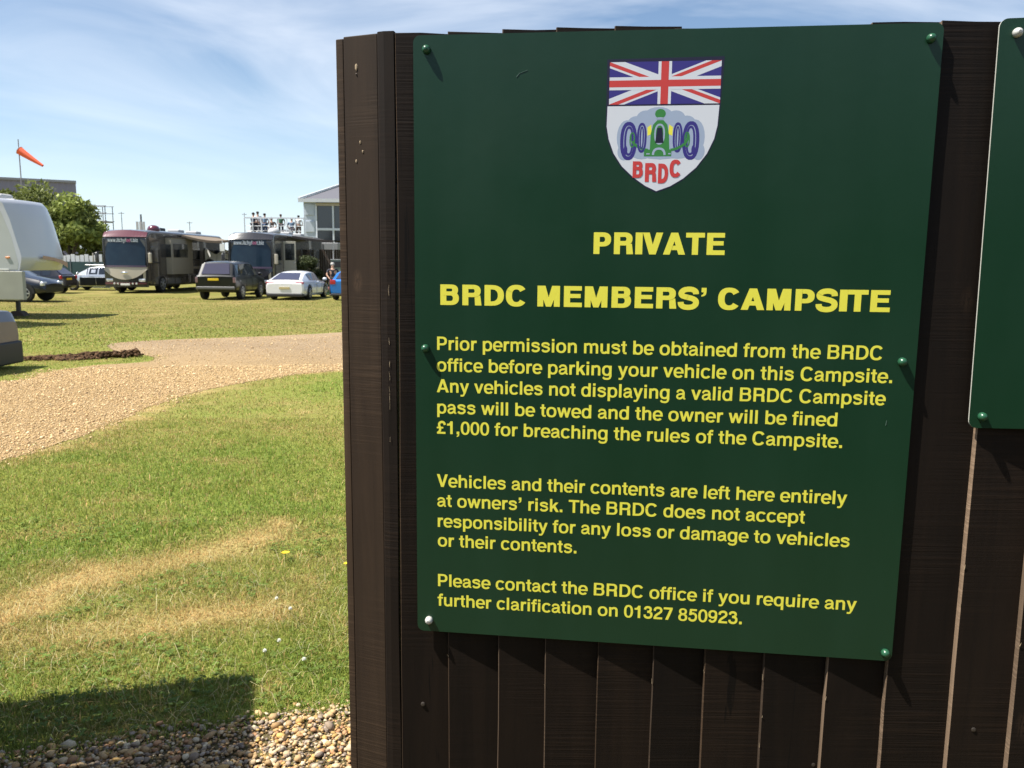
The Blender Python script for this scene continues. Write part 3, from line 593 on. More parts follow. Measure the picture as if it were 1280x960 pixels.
def er(cx_, cy_, rx, ry, tx, ty): return ring(cx_, cy_, rx, ry, tx, ty, 0, 360, 22)
flat('crest_tyre', er(244, 582, 54, 122, 21, 24)+er(246, 582, 30, 94, 13, 16)+[disc(226, 640, 12, 30)]+er(328, 562, 31, 95, 13, 16)+er(328, 562, 14, 72, 9, 12), Mnavy, 2, back)
flat('crest_tyre', mir(er(244, 582, 54, 122, 21, 24)+er(246, 582, 30, 94, 13, 16)+[disc(226, 640, 12, 30)]+er(328, 562, 31, 95, 13, 16)+er(328, 562, 14, 72, 9, 12), 442), Mnavy, 2, back)
yl = [[(362, 496), (386, 480), (390, 540), (364, 550)]]
flat('crest_headlamp', yl, Myel, 2, back); flat('crest_headlamp', mir(yl, 443), Myel, 2, back)
ax = stroke([(262, 540), (275, 595), (330, 630), (370, 640)], 16)+er(268, 575, 18, 48, 8, 8)
flat('crest_car', [[(345, 680), (345, 640), (382, 636), (384, 540), (398, 480), (424, 452), (462, 452), (488, 480), (500, 540), (506, 636), (520, 640), (520, 680)], disc(442, 412, 34, 30)]+ax+mir(ax, 442), Mpgr, 3, back)
flat('crest_grille', er(441, 540, 34, 66, 10, 12)+[disc(440, 440, 26, 6)]+[q for q in ring(440, 672, 44, 48, 14, 14, 180, 360, 12)]+[[(360, 660), (382, 660), (382, 668), (360, 668)], [(500, 660), (516, 660), (516, 668), (500, 668)]], Mlb, 4, back)
flat('crest_grille', [[(414, 596), (426, 500), (456, 500), (468, 596)]], Mink, 5, back)
x0_, z0_ = SC(276, 812)
m = MB()
for j, (ch, cx0, cx1, by, em) in enumerate((('B', 276, 342, 816, 35), ('R', 356, 430, 842, 40), ('D', 440, 504, 852, 42), ('C', 512, 582, 812, 36))):
    a, zb = SC(cx0, by); b_, _ = SC(cx1, by); tm = textline(ch, a, b_, zb, em/1000, 200, 150, DF-.0003); m.add(tm.v, tm.f)
m.build('crest_lettering', Mred, back)
# fixings: raised caps, two of them bare white
Mcapg = mat('green_cap', (.02, .09, .045), .3, spec=.6); Mcapw = mat('white_cap', (.62, .62, .58), .35, metal=.2)
def cap(parent, x, z, y0, material, r=.0068):
    o = MB().lathe([(r, -.001), (r, .0035), (r*.9, .006), (r*.62, .0085), (r*.3, .0098)], (x, y0, z), 'y', 18).build('screw_cap', material, parent, smooth=True)
    if material is Mcapw: MB().lathe([(r*.34, 0), (r*.3, .0104)], (x, y0, z), 'y', 10).build('screw_socket', mat('socket', (.25, .25, .24), .5), o)
    return o
for u, v, mm in ((21.9, 22.2, Mcapg), (780.7, 22.3, Mcapg), (17.3, 498, Mcapg), (776.8, 502, Mcapg), (21, 977.7, Mcapw), (786.7, 983.9, Mcapg)): x_, z_ = sp(u, v); cap(main, x_, z_, .0012, mm)
# scratches and chips
for u, v, l, a in ((172, 60, 12, 20), (166, 66, 8, 50), (760, 604, 8, 85)):
    x_, z_ = sp(u, v); MB().tube((x_, .0012, z_), (x_+l/1000*math.cos(R(a)), .0012, z_+l/1000*math.sin(R(a))), .0003, n=4).build('scratch', mat('scratch', (.12, .2, .16), .6), main)
s2p = U0+Vector((math.cos(YAW)*.8834, math.sin(YAW)*.8834, ZT-.6035))
sec = thing('side_sign', 'smaller green sign cut off by the right edge of the photo', 'sign', s2p, YAW); sec.rotation_euler = (0, R(-.85), YAW)
b = signboard(.62, .607, .012, .003); b.v = [(x, y+.0045, z) for x, y, z in b.v]; o = b.build('sign_panel', [Mgreen, mat('pale_sign_edge', (.5, .5, .45), .6)], sec)
for p in o.data.polygons:
    if abs(p.normal.y) < .5: p.material_index = 1
cap(sec, .0245, .586, .0012, Mcapw); cap(sec, .0185, .0185, .0012, Mcapg); cap(sec, .59, .586, .0012, Mcapw); cap(sec, .59, .02, .0012, Mcapg)

# timber gate beside the camera, out of frame: its shadow falls over lawn and gravel
gt = thing('timber_gate', 'tall brown boarded gate leaf standing left of the gravel bed', 'gate', (-2.115, 2.775, 0), 0)
gd = Vector((.28, -.96)).normalized(); gt.rotation_euler = (0, 0, math.atan2(gd.y, gd.x))
for k in range(15): MB().box(k*.1, 0, .04, k*.1+.097, .02, 1.965).build('board', Mw, gt)
for zz in (.3, 1.6): MB().box(0, .022, zz, 1.5, .06, zz+.1).build('rail', Mw, gt)

# ================================================================== vehicles and buildings beyond the drive
GND = -.30
Mtyre = mat('tyre_rubber', (.012, .012, .013), .85); Mrim = mat('alloy', (.55, .56, .58), .3, metal=.8); Mglass = mat('dark_glass', (.012, .015, .018), .05, spec=.9, coat=.5)
Mglassb = mat('tinted_rear_glass', (.05, .045, .07), .08, spec=.9, coat=.4); Mblk = mat('black_plastic', (.018, .018, .02), .5); Mredl = mat('tail_lamp', (.45, .012, .02), .15, coat=.6); Mhead = mat('head_lamp', (.7, .72, .75), .1, metal=.3, coat=.6)
Mply = mat('yellow_plate', (.75, .52, .02), .4); Mplw = mat('white_plate', (.75, .75, .72), .4); Mchrome = mat('chrome', (.75, .76, .78), .12, metal=1)
def wheel(parent, x, y, r, w, rimmat=Mrim, spokes=7):
    """axle along local x; face towards the side it stands on"""
    s = 1 if x > 0 else -1
    t = MB().lathe([(r*.62, -w/2), (r*.93, -w/2), (r, -w*.3), (r, w*.3), (r*.93, w/2), (r*.62, w/2)], (x, y, r), 'x', 28).build('wheel', Mtyre, parent, smooth=False)
    m = MB().lathe([(r*.64, -.01), (r*.66, .01), (r*.60, .012), (r*.56, -.02)], (x+s*w*.48, y, r), 'x', 28)
    for k in range(spokes):
        a = 2*math.pi*k/spokes; m.tube((x+s*w*.46, y, r), (x+s*w*.46, y+r*.6*math.cos(a), r+r*.6*math.sin(a)), r*.12, r*.09, 4)
    m.lathe([(r*.16, -.02), (r*.16, .03)], (x+s*w*.46, y, r), 'x', 12); m.build('rim', rimmat, t)
    return t
def car(name, label, loc, rz, paint, st, side, rearglass, windscreen, wheels, wr=.36, tail=None, plate=(0, .8, Mply), group='cars parked on the grass', cat='car', lowtrim=None, rails=False, mirror=True, headl=None, rim=Mrim, glass=None, lamp=None, side_shade=None):
    """st: stations (y, half width, sill z, belt z, roof z, roof half width); y runs from tail to nose"""
    t = thing(name, label, cat, loc, rz, group); rows = []
    for y, w, zs, zb, zr, wr_ in st:
        h = [(w*.90, zs), (w*.985, zs+(zb-zs)*.16), (w, zs+(zb-zs)*.48), (w*.985, zs+(zb-zs)*.82), (w*.95, zb), (wr_*1.02+(w*.95-wr_*1.02)*.12, zb+(zr-zb)*.86), (wr_*.88, zr-.018*(zr-zb > .1)), (wr_*.45, zr+.012), (0, zr+.018)]
        rows.append([(x, y, z) for x, z in h]+[(-x, y, z) for x, z in h[-2::-1]])
    m = MB().grid(rows); e0 = rows[0]; e1 = rows[-1]; m.add(e0, [tuple(range(len(e0)))]); m.add(e1, [tuple(range(len(e1)))])
    for i in range(len(rows)-1): m.add([rows[i][0], rows[i+1][0], rows[i+1][-1], rows[i][-1]], [(0, 1, 2, 3)])
    bo = m.build('body', paint, t); bo.data.shade_smooth(); md = bo.modifiers.new('b', 'BEVEL'); md.width = .02; md.segments = 2; md.angle_limit = R(32); wn = bo.modifiers.new('wn', 'WEIGHTED_NORMAL')
    glass = glass or Mglass
    def P(i, q): return Vector(rows[i][q])
    def pane(a, b, c, d, ins, nm, mt, off):
        c0 = (a+b+c+d)/4; n_ = (c-a).cross(d-b).normalized()
        if n_.dot(c0-Vector((0, sum(s_[0] for s_ in st)/len(st), st[1][3]*.7))) < 0: n_ = -n_
        ed = [(v+(c0-v).normalized()*ins)+n_*off for v in (a, b, c, d)]; return MB().add([*ed, *[v-n_*.02 for v in ed]], [(0, 1, 2, 3), (4, 7, 6, 5), (0, 4, 5, 1), (1, 5, 6, 2), (2, 6, 7, 3), (3, 7, 4, 0)]).build(nm, mt, t)
    for i in side:
        for s in (0, 1):
            q4, q5 = (4, 5) if s == 0 else (12, 11); pane(P(i, q4), P(i+1, q4), P(i+1, q5), P(i, q5), .055, 'side_window', glass, .010)
    i = rearglass; pane(P(i, 6)+(P(i, 5)-P(i, 6))*.3, P(i, 10)+(P(i, 11)-P(i, 10))*.3, P(i+1, 10), P(i+1, 6), .07, 'rear_window', Mglassb, .034)
    i = windscreen; pane(P(i, 6), P(i, 10), P(i+1, 10)+(P(i+1, 11)-P(i+1, 10))*.3, P(i+1, 6)+(P(i+1, 5)-P(i+1, 6))*.3, .06, 'windscreen', glass, .016)
    hw = st[2][1]
    for y in wheels:
        for s in (1, -1):
            wheel(t, s*(hw-.11), y, wr, .24, rim)
            m = MB(); q = 18; ro = wr+.075
            m.add([(s*(hw+.004), y+ro*math.cos(math.pi*k/q), max(.0, wr+ro*math.sin(math.pi*k/q))) for k in range(q+1)]+[(s*(hw-.14), y+ro*math.cos(math.pi*k/q), wr+ro*math.sin(math.pi*k/q)) for k in range(q+1)]+[(s*(hw+.004), y, st[2][2])],
                  [(k, k+1, q+2+k, q+1+k) for k in range(q)]+[(k+1, k, 2*q+2) for k in range(q)]); m.build('wheel_arch', Mblk, t)
    if tail:
        for s in (1, -1):
            x0, x1, z0, z1, y0, y1 = tail; MB().box(min(s*x0, s*x1), y0, z0, max(s*x0, s*x1), y1, z1).build('tail_lamp', lamp or Mredl, t, bevel=.02)
    if headl:
        for s in (1, -1):
            x0, x1, z0, z1, y0, y1 = headl; MB().box(min(s*x0, s*x1), y0, z0, max(s*x0, s*x1), y1, z1).build('head_lamp', Mhead, t, bevel=.03)
    if plate: pw = .26; MB().box(plate[0]-pw, st[0][0]-.03, plate[1]-.055, plate[0]+pw, st[0][0]+.02, plate[1]+.055).build('number_plate', plate[2], t, bevel=.005)
    if lowtrim: MB().box(-hw*.93, st[0][0]-.04, lowtrim[0], hw*.93, st[0][0]+.3, lowtrim[1]).build('rear_bumper', lowtrim[2], t, bevel=.03)
    if side_shade:  # black panels paint in the shade along the lower side of the body
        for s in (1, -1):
            for ya, yb_ in ((.12, wheels[0]-.45), (wheels[0]+.45, 2.3), (2.33, wheels[1]-.45), (wheels[1]+.45, wheels[1]+.75)): MB().box(s*(hw-.02), ya, side_shade[0], s*(hw+.012), yb_, side_shade[1]).build('side_shade_panel', side_shade[2], t, bevel=.01)
    ym = st[windscreen+1][0]-.25
    if mirror:
        for s in (1, -1): MB().ball((s*(hw+.10), ym, st[2][3]+.06), .12, .07, .085, 2).build('wing_mirror', paint, t, smooth=True)
    if rails:
        for s in (1, -1): MB().tube((s*st[2][5]*.86, st[3][0], st[3][4]+.05), (s*st[2][5]*.86, st[3][0]+1.9, st[3][4]+.05), .022, n=6).build('roof_rail', Mchrome, t)
    for y in (st[2][0]+1.15, st[2][0]+2.1):
        if y < st[-3][0]:
            for s in (1, -1):
                MB().box(s*(hw+.003)-.004, y, st[2][2]+.12, s*(hw+.003)+.004, y+.008, st[2][3]).build('door_seam', Mblk, t); MB().box(s*(hw+.014)-.014, y-.24, st[2][3]-.14, s*(hw+.014)+.014, y-.08, st[2][3]-.11).build('door_handle', paint, t)
    return t
Mpk = mat('black_paint', (.006, .007, .008), .3, spec=.3, coat=.35); Mpw = mat('white_paint', (.78, .78, .80), .22, coat=1); Mpb = mat('blue_paint', (.010, .16, .52), .2, coat=1, metal=.2); Mpd = mat('dark_blue_paint', (.005, .007, .014), .25, coat=.7)
Mps = mat('silver_paint', (.55, .57, .60), .25, metal=.6, coat=1)
d = 39.6; xr = X(294, d)
suvst = [(0, .95, .48, 1.10, 1.13, .80), (.06, .985, .40, 1.18, 1.22, .80), (.42, 1.0, .36, 1.18, 1.80, .74), (.9, 1.0, .36, 1.17, 1.86, .75), (1.9, 1.0, .36, 1.16, 1.88, .76), (2.95, 1.0, .36, 1.15, 1.83, .75), (3.7, .99, .36, 1.13, 1.17, .82), (4.7, .96, .38, 1.02, 1.05, .78), (4.95, .86, .45, .86, .88, .7)]
car('parked_suv', 'black boxy off-road estate seen from behind, yellow number plate', (xr-1.0, d, GND), R(0), Mpk, suvst, [2, 3, 4, 5], 1, 5, (.95, 3.85), .39, tail=(.84, .97, .84, 1.10, -.01, .12), plate=(-.1, 1.0, Mply), cat='off-road car', lamp=mat('smoked_lamp', (.20, .12, .13), .1, coat=1), lowtrim=(.52, .66, mat('grey_trim', (.12, .12, .12), .4)), rails=False)
d = 40.2; xl = X(329.5, d)
porst = [(0, .88, .34, .78, .80, .76), (.10, .95, .24, .93, .97, .78), (1.15, .97, .19, .93, 1.33, .62), (1.65, .97, .19, .92, 1.40, .60), (2.3, .97, .19, .90, 1.42, .60), (2.9, .97, .19, .89, 1.38, .60), (3.75, .96, .19, .88, .93, .72), (4.7, .93, .22, .70, .74, .66), (4.97, .80, .28, .52, .54, .6)]
car('parked_saloon', 'white low five-door sports saloon with its rear to the camera', (xl+.97, d, GND), R(-2), Mpw, porst, [2, 3, 4, 5], 1, 5, (1.02, 3.95), .345, tail=(.52, .93, .79, .90, .03, .22), lamp=mat('pink_lamp', (.40, .06, .08), .15, coat=1), plate=(0, .60, mat('beige_plate', (.5, .42, .22), .4)), lowtrim=(.17, .33, Mblk))
d = 40.5; xl = X(411.5, d)
blst = [(0, .84, .38, .90, .93, .70), (.06, .89, .28, 1.0, 1.04, .72), (.50, .90, .24, 1.0, 1.38, .62), (1.0, .90, .24, .98, 1.46, .62), (1.9, .90, .24, .97, 1.48, .62), (2.5, .90, .24, .96, 1.42, .6), (3.2, .89, .24, .94, .98, .68), (4.0, .86, .28, .82, .85, .66), (4.2, .76, .32, .65, .67, .6)]
car('parked_hatchback', 'bright blue hatchback half hidden behind the fence end', (xl+.90, d, GND), 0, Mpb, blst, [2, 3, 4], 1, 5, (.85, 3.4), .33, tail=(.62, .89, .80, 1.02, -.02, .14), plate=(0, .62, Mply), lowtrim=(.22, .34, Mblk))
# estate car and dark car facing right, behind the white trailer's nose
est = [(0, .82, .42, .92, .95, .7), (.08, .88, .3, .98, 1.02, .7), (.6, .9, .25, .98, 1.42, .62), (1.2, .9, .25, .97, 1.5, .63), (2.2, .9, .25, .96, 1.5, .63), (2.8, .9, .25, .95, 1.44, .6), (3.6, .89, .25, .92, .96, .68), (4.4, .86, .28, .78, .81, .66), (4.62, .74, .32, .6, .62, .6)]
d = 50; car('parked_estate', 'silver estate car facing left, its tail hidden by the first motorhome', (X(70, d)+4.62, d+.95, GND), R(90), Mps, est, [2, 3, 4, 5], 1, 5, (.95, 3.75), .34, tail=(.7, .86, .8, 1.0, -.02, .1), rails=True, headl=(.45, .8, .62, .76, 4.42, 4.58), side_shade=(.30, .80, Mpk))
d = 37; car('parked_pickup', 'dark blue off-road car under the nose of the white trailer', (X(-10, d)-1.9, d, GND), R(-90), Mpd, [(a, b_, c_+.1, e+.05, f_+.18, g_) for a, b_, c_, e, f_, g_ in est], [2, 3, 4, 5], 1, 5, (.95, 3.75), .39, headl=(.5, .82, .72, .9, 4.42, 4.58), tail=(.7, .86, .8, 1.0, -.02, .1), cat='off-road car')
d = 45; car('parked_minicar', 'small black car between the blue-black off-roader and the silver estate', (X(78, d), d+.9, GND), R(90), mat('near_black_paint', (.010, .010, .014), .2, coat=.8), [(a*.88, b_, c_, e, f_, g_) for a, b_, c_, e, f_, g_ in est], [2, 3, 4], 1, 5, (.85, 3.25), .31, headl=(.5, .8, .62, .76, 3.86, 4.02), tail=(.7, .86, .8, 1.0, -.02, .1)).location.x -= .2
# silver car at the left edge of the frame, only its tail corner in view
p = gp(20, 458); sil = [(0, .82, .30, .70, .72, .70), (.10, .90, .22, .84, .88, .74), (.9, .92, .2, .90, .95, .72), (1.5, .92, .2, .92, 1.36, .62), (2.3, .92, .2, .92, 1.43, .62), (2.9, .92, .2, .91, 1.38, .6), (3.7, .91, .2, .89, .93, .7), (4.5, .88, .24, .74, .77, .66), (4.75, .76, .28, .58, .6, .6)]
car('parked_coupe', 'grey car at the left edge, only its dark lower corner in view', (X(21, p[1]), p[1]-.93, p[2]), R(90), mat('grey_paint', (.10, .11, .12), .3, metal=.3, coat=.7), [(a, b_, c_, e, f_, g_) for a, b_, c_, e, f_, g_ in sil], [3, 4, 5], 2, 5, (1.05, 3.85), .34, tail=None, lowtrim=(.08, .42, Mblk), mirror=True)

# ------------------------------------------------------------------ motorhomes
Mtaupe = mat('taupe_paint', (.075, .066, .058), .22, coat=.8, noise=(.8, (.035, .032, .032), 2, .7, (.3, 1, 2.2))); Mbeige = mat('beige_paint', (.42, .37, .29), .3, coat=.6); Mcharc = mat('charcoal_paint', (.022, .021, .026), .22, coat=.7); Mmar = mat('maroon_paint', (.11, .018, .03), .22, coat=1)
Mscr = mat('windscreen_blind', (.006, .015, .030), .14, spec=.35, coat=.1, noise=(1.5, (.014, .030, .045), 2, .6)); Mcream = mat('slide_panel', (.33, .30, .25), .45); Mgrey = mat('roof_grey', (.5, .5, .5), .6); Mpink = mat('pink_letter', (.75, .22, .38), .5)
def motorhome(label, x0, y0, L_, H, rz, brow, shade_name, door_up, slide):
    """local x across (0 = middle), y = 0 at the nose running back; base on the ground"""
    t = thing('motorhome', label, 'motorhome', (x0, y0, GND), rz, 'coach-built motorhomes beyond the drive'); w = 1.27
    # body: cross-sections from nose to tail
    rows = []
    for y, ww, zb, zt in ((.0, 1.12, .75, H-.55), (.05, 1.2, .62, H-.30), (.22, w, .50, H-.10), (.6, w, .42, H-.02), (1.4, w, .38, H), (L_-.3, w, .38, H), (L_, w-.04, .45, H-.05)):
        h = [(ww*.96, zb), (ww, zb+.12), (ww, zt-.22), (ww*.97, zt-.07), (ww*.86, zt), (0, zt+.03)]
        rows.append([(x, y, z) for x, z in h]+[(-x, y, z) for x, z in h[-2::-1]])
    m = MB().grid(rows); m.add(rows[0], [tuple(range(11))]); m.add(rows[-1], [tuple(range(11))])
    for i in range(len(rows)-1): m.add([rows[i][0], rows[i+1][0], rows[i+1][-1], rows[i][-1]], [(0, 1, 2, 3)])
    b = m.build('body', Mtaupe, t, bevel=.03)
    # windscreen, gently bowed across the nose
    def bow(u): return -.10-.10*(1-u*u)
    def sheet(nm, mt, x1, zlo, zhi, yo, lean=0., n=14, parent=t, th=.03):
        r0 = []
        for k in range(n+1):
            u = -1+2*k/n; lo = zlo(u) if callable(zlo) else zlo; hi = zhi(u) if callable(zhi) else zhi
            r0.append([(u*x1, bow(u)+yo, lo), (u*x1, bow(u)+yo+lean*.5, (lo+hi)/2), (u*x1, bow(u)+yo+lean, hi), (u*x1, bow(u)+yo+lean+th+.12, hi), (u*x1, bow(u)+yo+th+.12, lo)])
        mm = MB().grid(r0); mm.add(r0[0], [(0, 1, 2, 3, 4)]); mm.add(r0[-1], [(0, 1, 2, 3, 4)]); return mm.build(nm, mt, parent, smooth=False)
    sheet('windscreen', Mscr, 1.13, 1.55, H-.40, .0, .16)
    sheet('roof_brow', brow, 1.22, H-.42, lambda u: H-.03-.13*u*u, .06, .22)
    sheet('nose_panel', Mbeige if brow is Mmar else Mcharc, 1.2, lambda u: .78+.55*abs(u)**2.2, 1.5, -.03, .03)
    sheet('lower_nose', Mcharc, 1.2, .36, lambda u: .80+.53*abs(u)**2.2, .02, 0)
    sheet('bumper', mat('maroon_bumper', (.10, .02, .035), .25, coat=1) if brow is Mmar else Mcharc, 1.16, .52, .62, -.05, 0)
    sheet('screen_trim', mat('purple_trim', (.10, .07, .12), .25, coat=1), 1.19, 1.47, 1.57, -.025, 0)
    for s in (1, -1):
        MB().box(min(s*.72, s*1.1), -.16, .66, max(s*.72, s*1.1), -.02, .84).build('head_lamp', Mhead, t, bevel=.04)
        MB().box(min(s*1.17, s*1.25), -.06, 1.5, max(s*1.17, s*1.25), .03, H-.5).build('screen_pillar', Mcharc, t, bevel=.02)
        mr = MB().box(min(s*1.40, s*1.58), -.34, 1.72, max(s*1.40, s*1.58), -.18, 2.28).build('mirror', Mbeige if s > 0 else Mcharc, t, bevel=.04); MB().tube((s*1.2, 0, 2.3), (s*1.5, -.26, 2.32), .03, n=6).build('mirror_arm', Mblk, mr)
        if s > 0: MB().box(.98, -.13, .30+.55, 1.12, -.03, .30+1.05).build('marker_panel', Mbeige, t, bevel=.02)
    MB().box(-.26, -.26, .46, .26, -.2, .57).build('number_plate', Mplw, t, bevel=.005); MB().ball((0, -.26, 1.16), .22, .03, .06, 2).build('badge', Mchrome, t, smooth=True)
    for s in (-.62, -.42, .42, .62): MB().lathe([(.06, 0), (.05, .03)], (s, -.22, .56), 'y', 12).build('fog_lamp', Mhead, t)
    for y in (1.7, 8.3, 9.5):
        for s in (1, -1): wheel(t, s*1.15, y, .5, .3)
    # near side: cab window, door or slide, windows, lockers
    sx = 1.275
    def sidebox(nm, mt, y0_, z0_, y1_, z1_, pr=.02, par=t, bev=.01): return MB().box(sx-.01, y0_, z0_, sx+pr, y1_, z1_).build(nm, mt, par, bevel=bev)
    cw = sidebox('cab_window', Mglass, .35, 1.75, 1.35, 2.65); sidebox('window_frame', Mblk, .30, 1.70, 1.40, 1.75, .03, cw)
    if slide:
        y_ = 2.4; sl_ = MB().box(sx-.02, y_, 1.05, sx+.34, y_+3.2, H-.32).build('slide_out', Mcream, t, bevel=.02)
        f = MB().box(sx+.33, y_+.25, 2.05, sx+.355, y_+2.4, 2.85).build('side_window', Mglass, sl_)
        MB().box(sx-.02+.0, y_-.018, 2.05, sx+.30, y_-.002, 2.8).build('end_window', Mglass, sl_)
        MB().box(sx-.01, y_-.02, H-.38, sx+.42, y_+3.25, H-.30).build('slide_topper', Mcharc, sl_)
    if door_up:
        y_ = 2.0; dd = MB().box(sx, y_, .95, sx+.72, y_+.05, H-.45).build('entrance_door', mat('door_cream', (.40, .38, .31), .4), t, bevel=.01)
        MB().box(sx+.09, y_-.012, 1.95, sx+.63, y_-.002, H-.58).build('door_window', Mglass, dd); MB().box(sx+.60, y_-.03, 1.75, sx+.66, y_-.004, 1.82).build('door_handle', Mchrome, dd)
        sidebox('doorway', Mblk, y_+.06, .8, y_+.9, H-.5, .012)
        MB().box(sx+.02, y_+.1, .38, sx+.4, y_+.8, .46).build('entry_step', Mblk, t)
    for y1_, z1_, y2_, z2_ in ((6.2, 1.95, 7.6, 2.65), (8.4, 2.0, 9.2, 2.7), (10.0, 2.05, 11.2, 2.6)):
        wd = sidebox('side_window', Mglass, y1_, z1_, y2_, z2_, .03); sidebox('window_frame', Mblk, y1_-.05, z1_-.05, y2_+.05, z1_, .035, wd)
    for k in range(5): sidebox('locker_door', Mtaupe, 2.4+k*1.12, .5, 2.4+k*1.12+1.05, .98, .016)
    sidebox('swoosh', Mbeige, 5.8, 1.35, 10.6, 1.5, .008); sidebox('swoosh', mat('dark_swoosh', (.03, .028, .03), .3), 5.4, 1.12, 11, 1.28, .008)
    # roof gear
    for y_, k in ((2.2, 'dome'), (3.6, 'unit'), (6.5, 'unit'), (9.4, 'unit')):
        if k == 'dome': MB().lathe([(.34, 0), (.36, .10), (.27, .26), (.1, .33)], (.7, y_, H), 'z', 18).build('satellite_dome', Mmar if brow is Mmar else Mgrey, t, smooth=True)
        else: MB().box(-.3, y_, H, .45, y_+.9, H+.24).build('roof_unit', Mgrey if y_ > 5 else Mblk, t, bevel=.06)
    # lettering across the top of the screen
    txt = 'www.itchyfeet.biz'; em = .30; zb = H-.40-.30
    pen = 0; ps = []
    for ci, ch in enumerate(txt): ps += [(ci, [(pen+x, y) for x, y in q]) for q in glyph(ch, 150, 120)]; pen += ADV[ch]
    xs = [x for _, p_ in ps for x, y in p_]; a, bb = min(xs), max(xs); wid = 1.72; m1, m2 = MB(), MB()
    for k, (ci, p_) in enumerate(ps):
        vv = []
        for x, y in p_:
            X_ = (x-a)/(bb-a)*wid-wid*.56; vv.append((X_, bow(X_/1.13)-.022+.16*((zb+y*em/1000)-1.55)/(H-1.95)-(k % 20)*2e-4, zb+y*em/1000))
        (m2 if ci in (10, 11) else m1).add(vv, [tuple(range(len(vv)))])
    m1.build('lettering', mat('screen_letter', (.85, .87, .90), .5), t); m2.build('pink_lettering', Mpink, t); return t
dA = 46.5; motorhome('taupe motorhome with maroon roof brow and blinded navy windscreen', (X(126.5, dA)+X(188, dA))/2, dA, 12, 3.58, 0, Mmar, 'a', False, True)
dB = 46.5; motorhome('charcoal motorhome with its entrance door open behind the white saloon', (X(283, dB)+X(345, dB))/2, dB, 12, 3.50, 0, Mcharc, 'b', True, False)
xa1, xb0, xb1 = X(188, dA), X(283, dB), X(345, dB)
# canvas awnings
Mcan = mat('brown_canvas', (.20, .155, .11), .8, noise=(3, (.14, .10, .07), 3, .6)); Mcan2 = mat('dark_canvas', (.05, .042, .04), .85)
def awning(label, xa, xb, ya, yb, za, zb_, sag, mt, poles):
    t = thing('awning', label, 'awning', ((xa+xb)/2, ya, GND)); cx_ = (xa+xb)/2; rows = []
    for i in range(9):
        u = i/8; rows.append([(xa+(xb-xa)*u-cx_, (yb-ya)*j/6, (za+(zb_-za)*u)-GND-sag*math.sin(math.pi*u)*(1-.35*math.sin(math.pi*j/6))) for j in range(7)])
    m = MB().grid(rows); m.grid([[(x, y, z+.02) for x, y, z in r] for r in rows]); m.build('canvas', mt, t)
    e = [r[0] for r in rows]; m = MB(); m.grid([[(x, y, z-.12), (x, y-.01, z+.02)] for x, y, z in e]); m.build('valance', mt, t)
    for x, y, z in poles: MB().tube((x-cx_, y-ya, 0), (x-cx_, y-ya, z-GND), .025, n=6).build('pole', Mgrey, t)
    return t
awning('sagging brown canvas awning stretched between the two motorhomes', xa1+.02, xb0-.02, 51, 57, 3.12, 3.12, .35, Mcan, [(xb0-.5, 51.1, 2.9), (xa1+2.6, 51.1, 2.7)])
awning('dark awning along the side of the charcoal motorhome', xb1+.02, xb1+2.5, 50, 57.5, 3.1, 2.85, .05, Mcan2, [(xb1+2.45, 50.1, 2.8), (xb1+2.45, 57.3, 2.8)])
# shaded camp behind the first awning
t = thing('windbreak', 'dark fabric windbreak closing the back of the brown awning', 'windbreak', ((xa1+xb0)/2, 58, GND))
m = MB(); hw_ = (xb0-xa1)/2
m.grid([[(-hw_+2*hw_*i/20, .08*math.sin(i*1.9), 0), (-hw_+2*hw_*i/20, .08*math.sin(i*1.9), 2.6)] for i in range(21)]); m.build('fabric', mat('windbreak_cloth', (.05, .05, .045), .9), t)
for x in (-hw_, 0, hw_): MB().tube((x, -.05, 0), (x, -.05, 2.7), .03, n=6).build('pole', Mgrey, t)
t = thing('camp_table', 'white-topped camp table under the brown awning', 'table', (X(271, 53), 53, GND)); MB().box(-.8, -.4, .72, .8, .4, .76).build('tabletop', Mpw, t)
MB().box(-.8, -.42, .25, .8, -.41, .75).build('cloth_front', mat('white_cloth', (.7, .7, .68), .9), t)
for a in (-.7, .7):
    for c_ in (-.33, .33): MB().tube((a, c_, 0), (a, c_, .72), .02, n=6).build('leg', Mgrey, t)
t = thing('sheet_banner', 'crumpled white sheet hanging under the awning above the dark car roof', 'banner', (X(271, 54), 54, GND))
m = MB(); m.grid([[(-.75+1.5*i/10, .05*math.sin(i*2.1), Z(323, 54)-GND-.1+.12*math.sin(i*.9)), (-.75+1.5*i/10, .05*math.sin(i*1.7), Z(314, 54)-GND+.16*math.sin(i*.8+1))] for i in range(11)]); m.build('cloth', mat('white_cloth', (.7, .7, .68), .9), t)
t = thing('hanging_notice', 'small white notice on a post at the second motorhome', 'notice', (X(277, 46), 46.2, GND)); MB().tube((0, 0, 0), (0, 0, 3.0), .025, n=6).build('post', Mgrey, t)
MB().box(-.13, -.04, Z(313, 46)-GND, .13, -.015, Z(304, 46)-GND).build('notice_panel', Mplw, t)

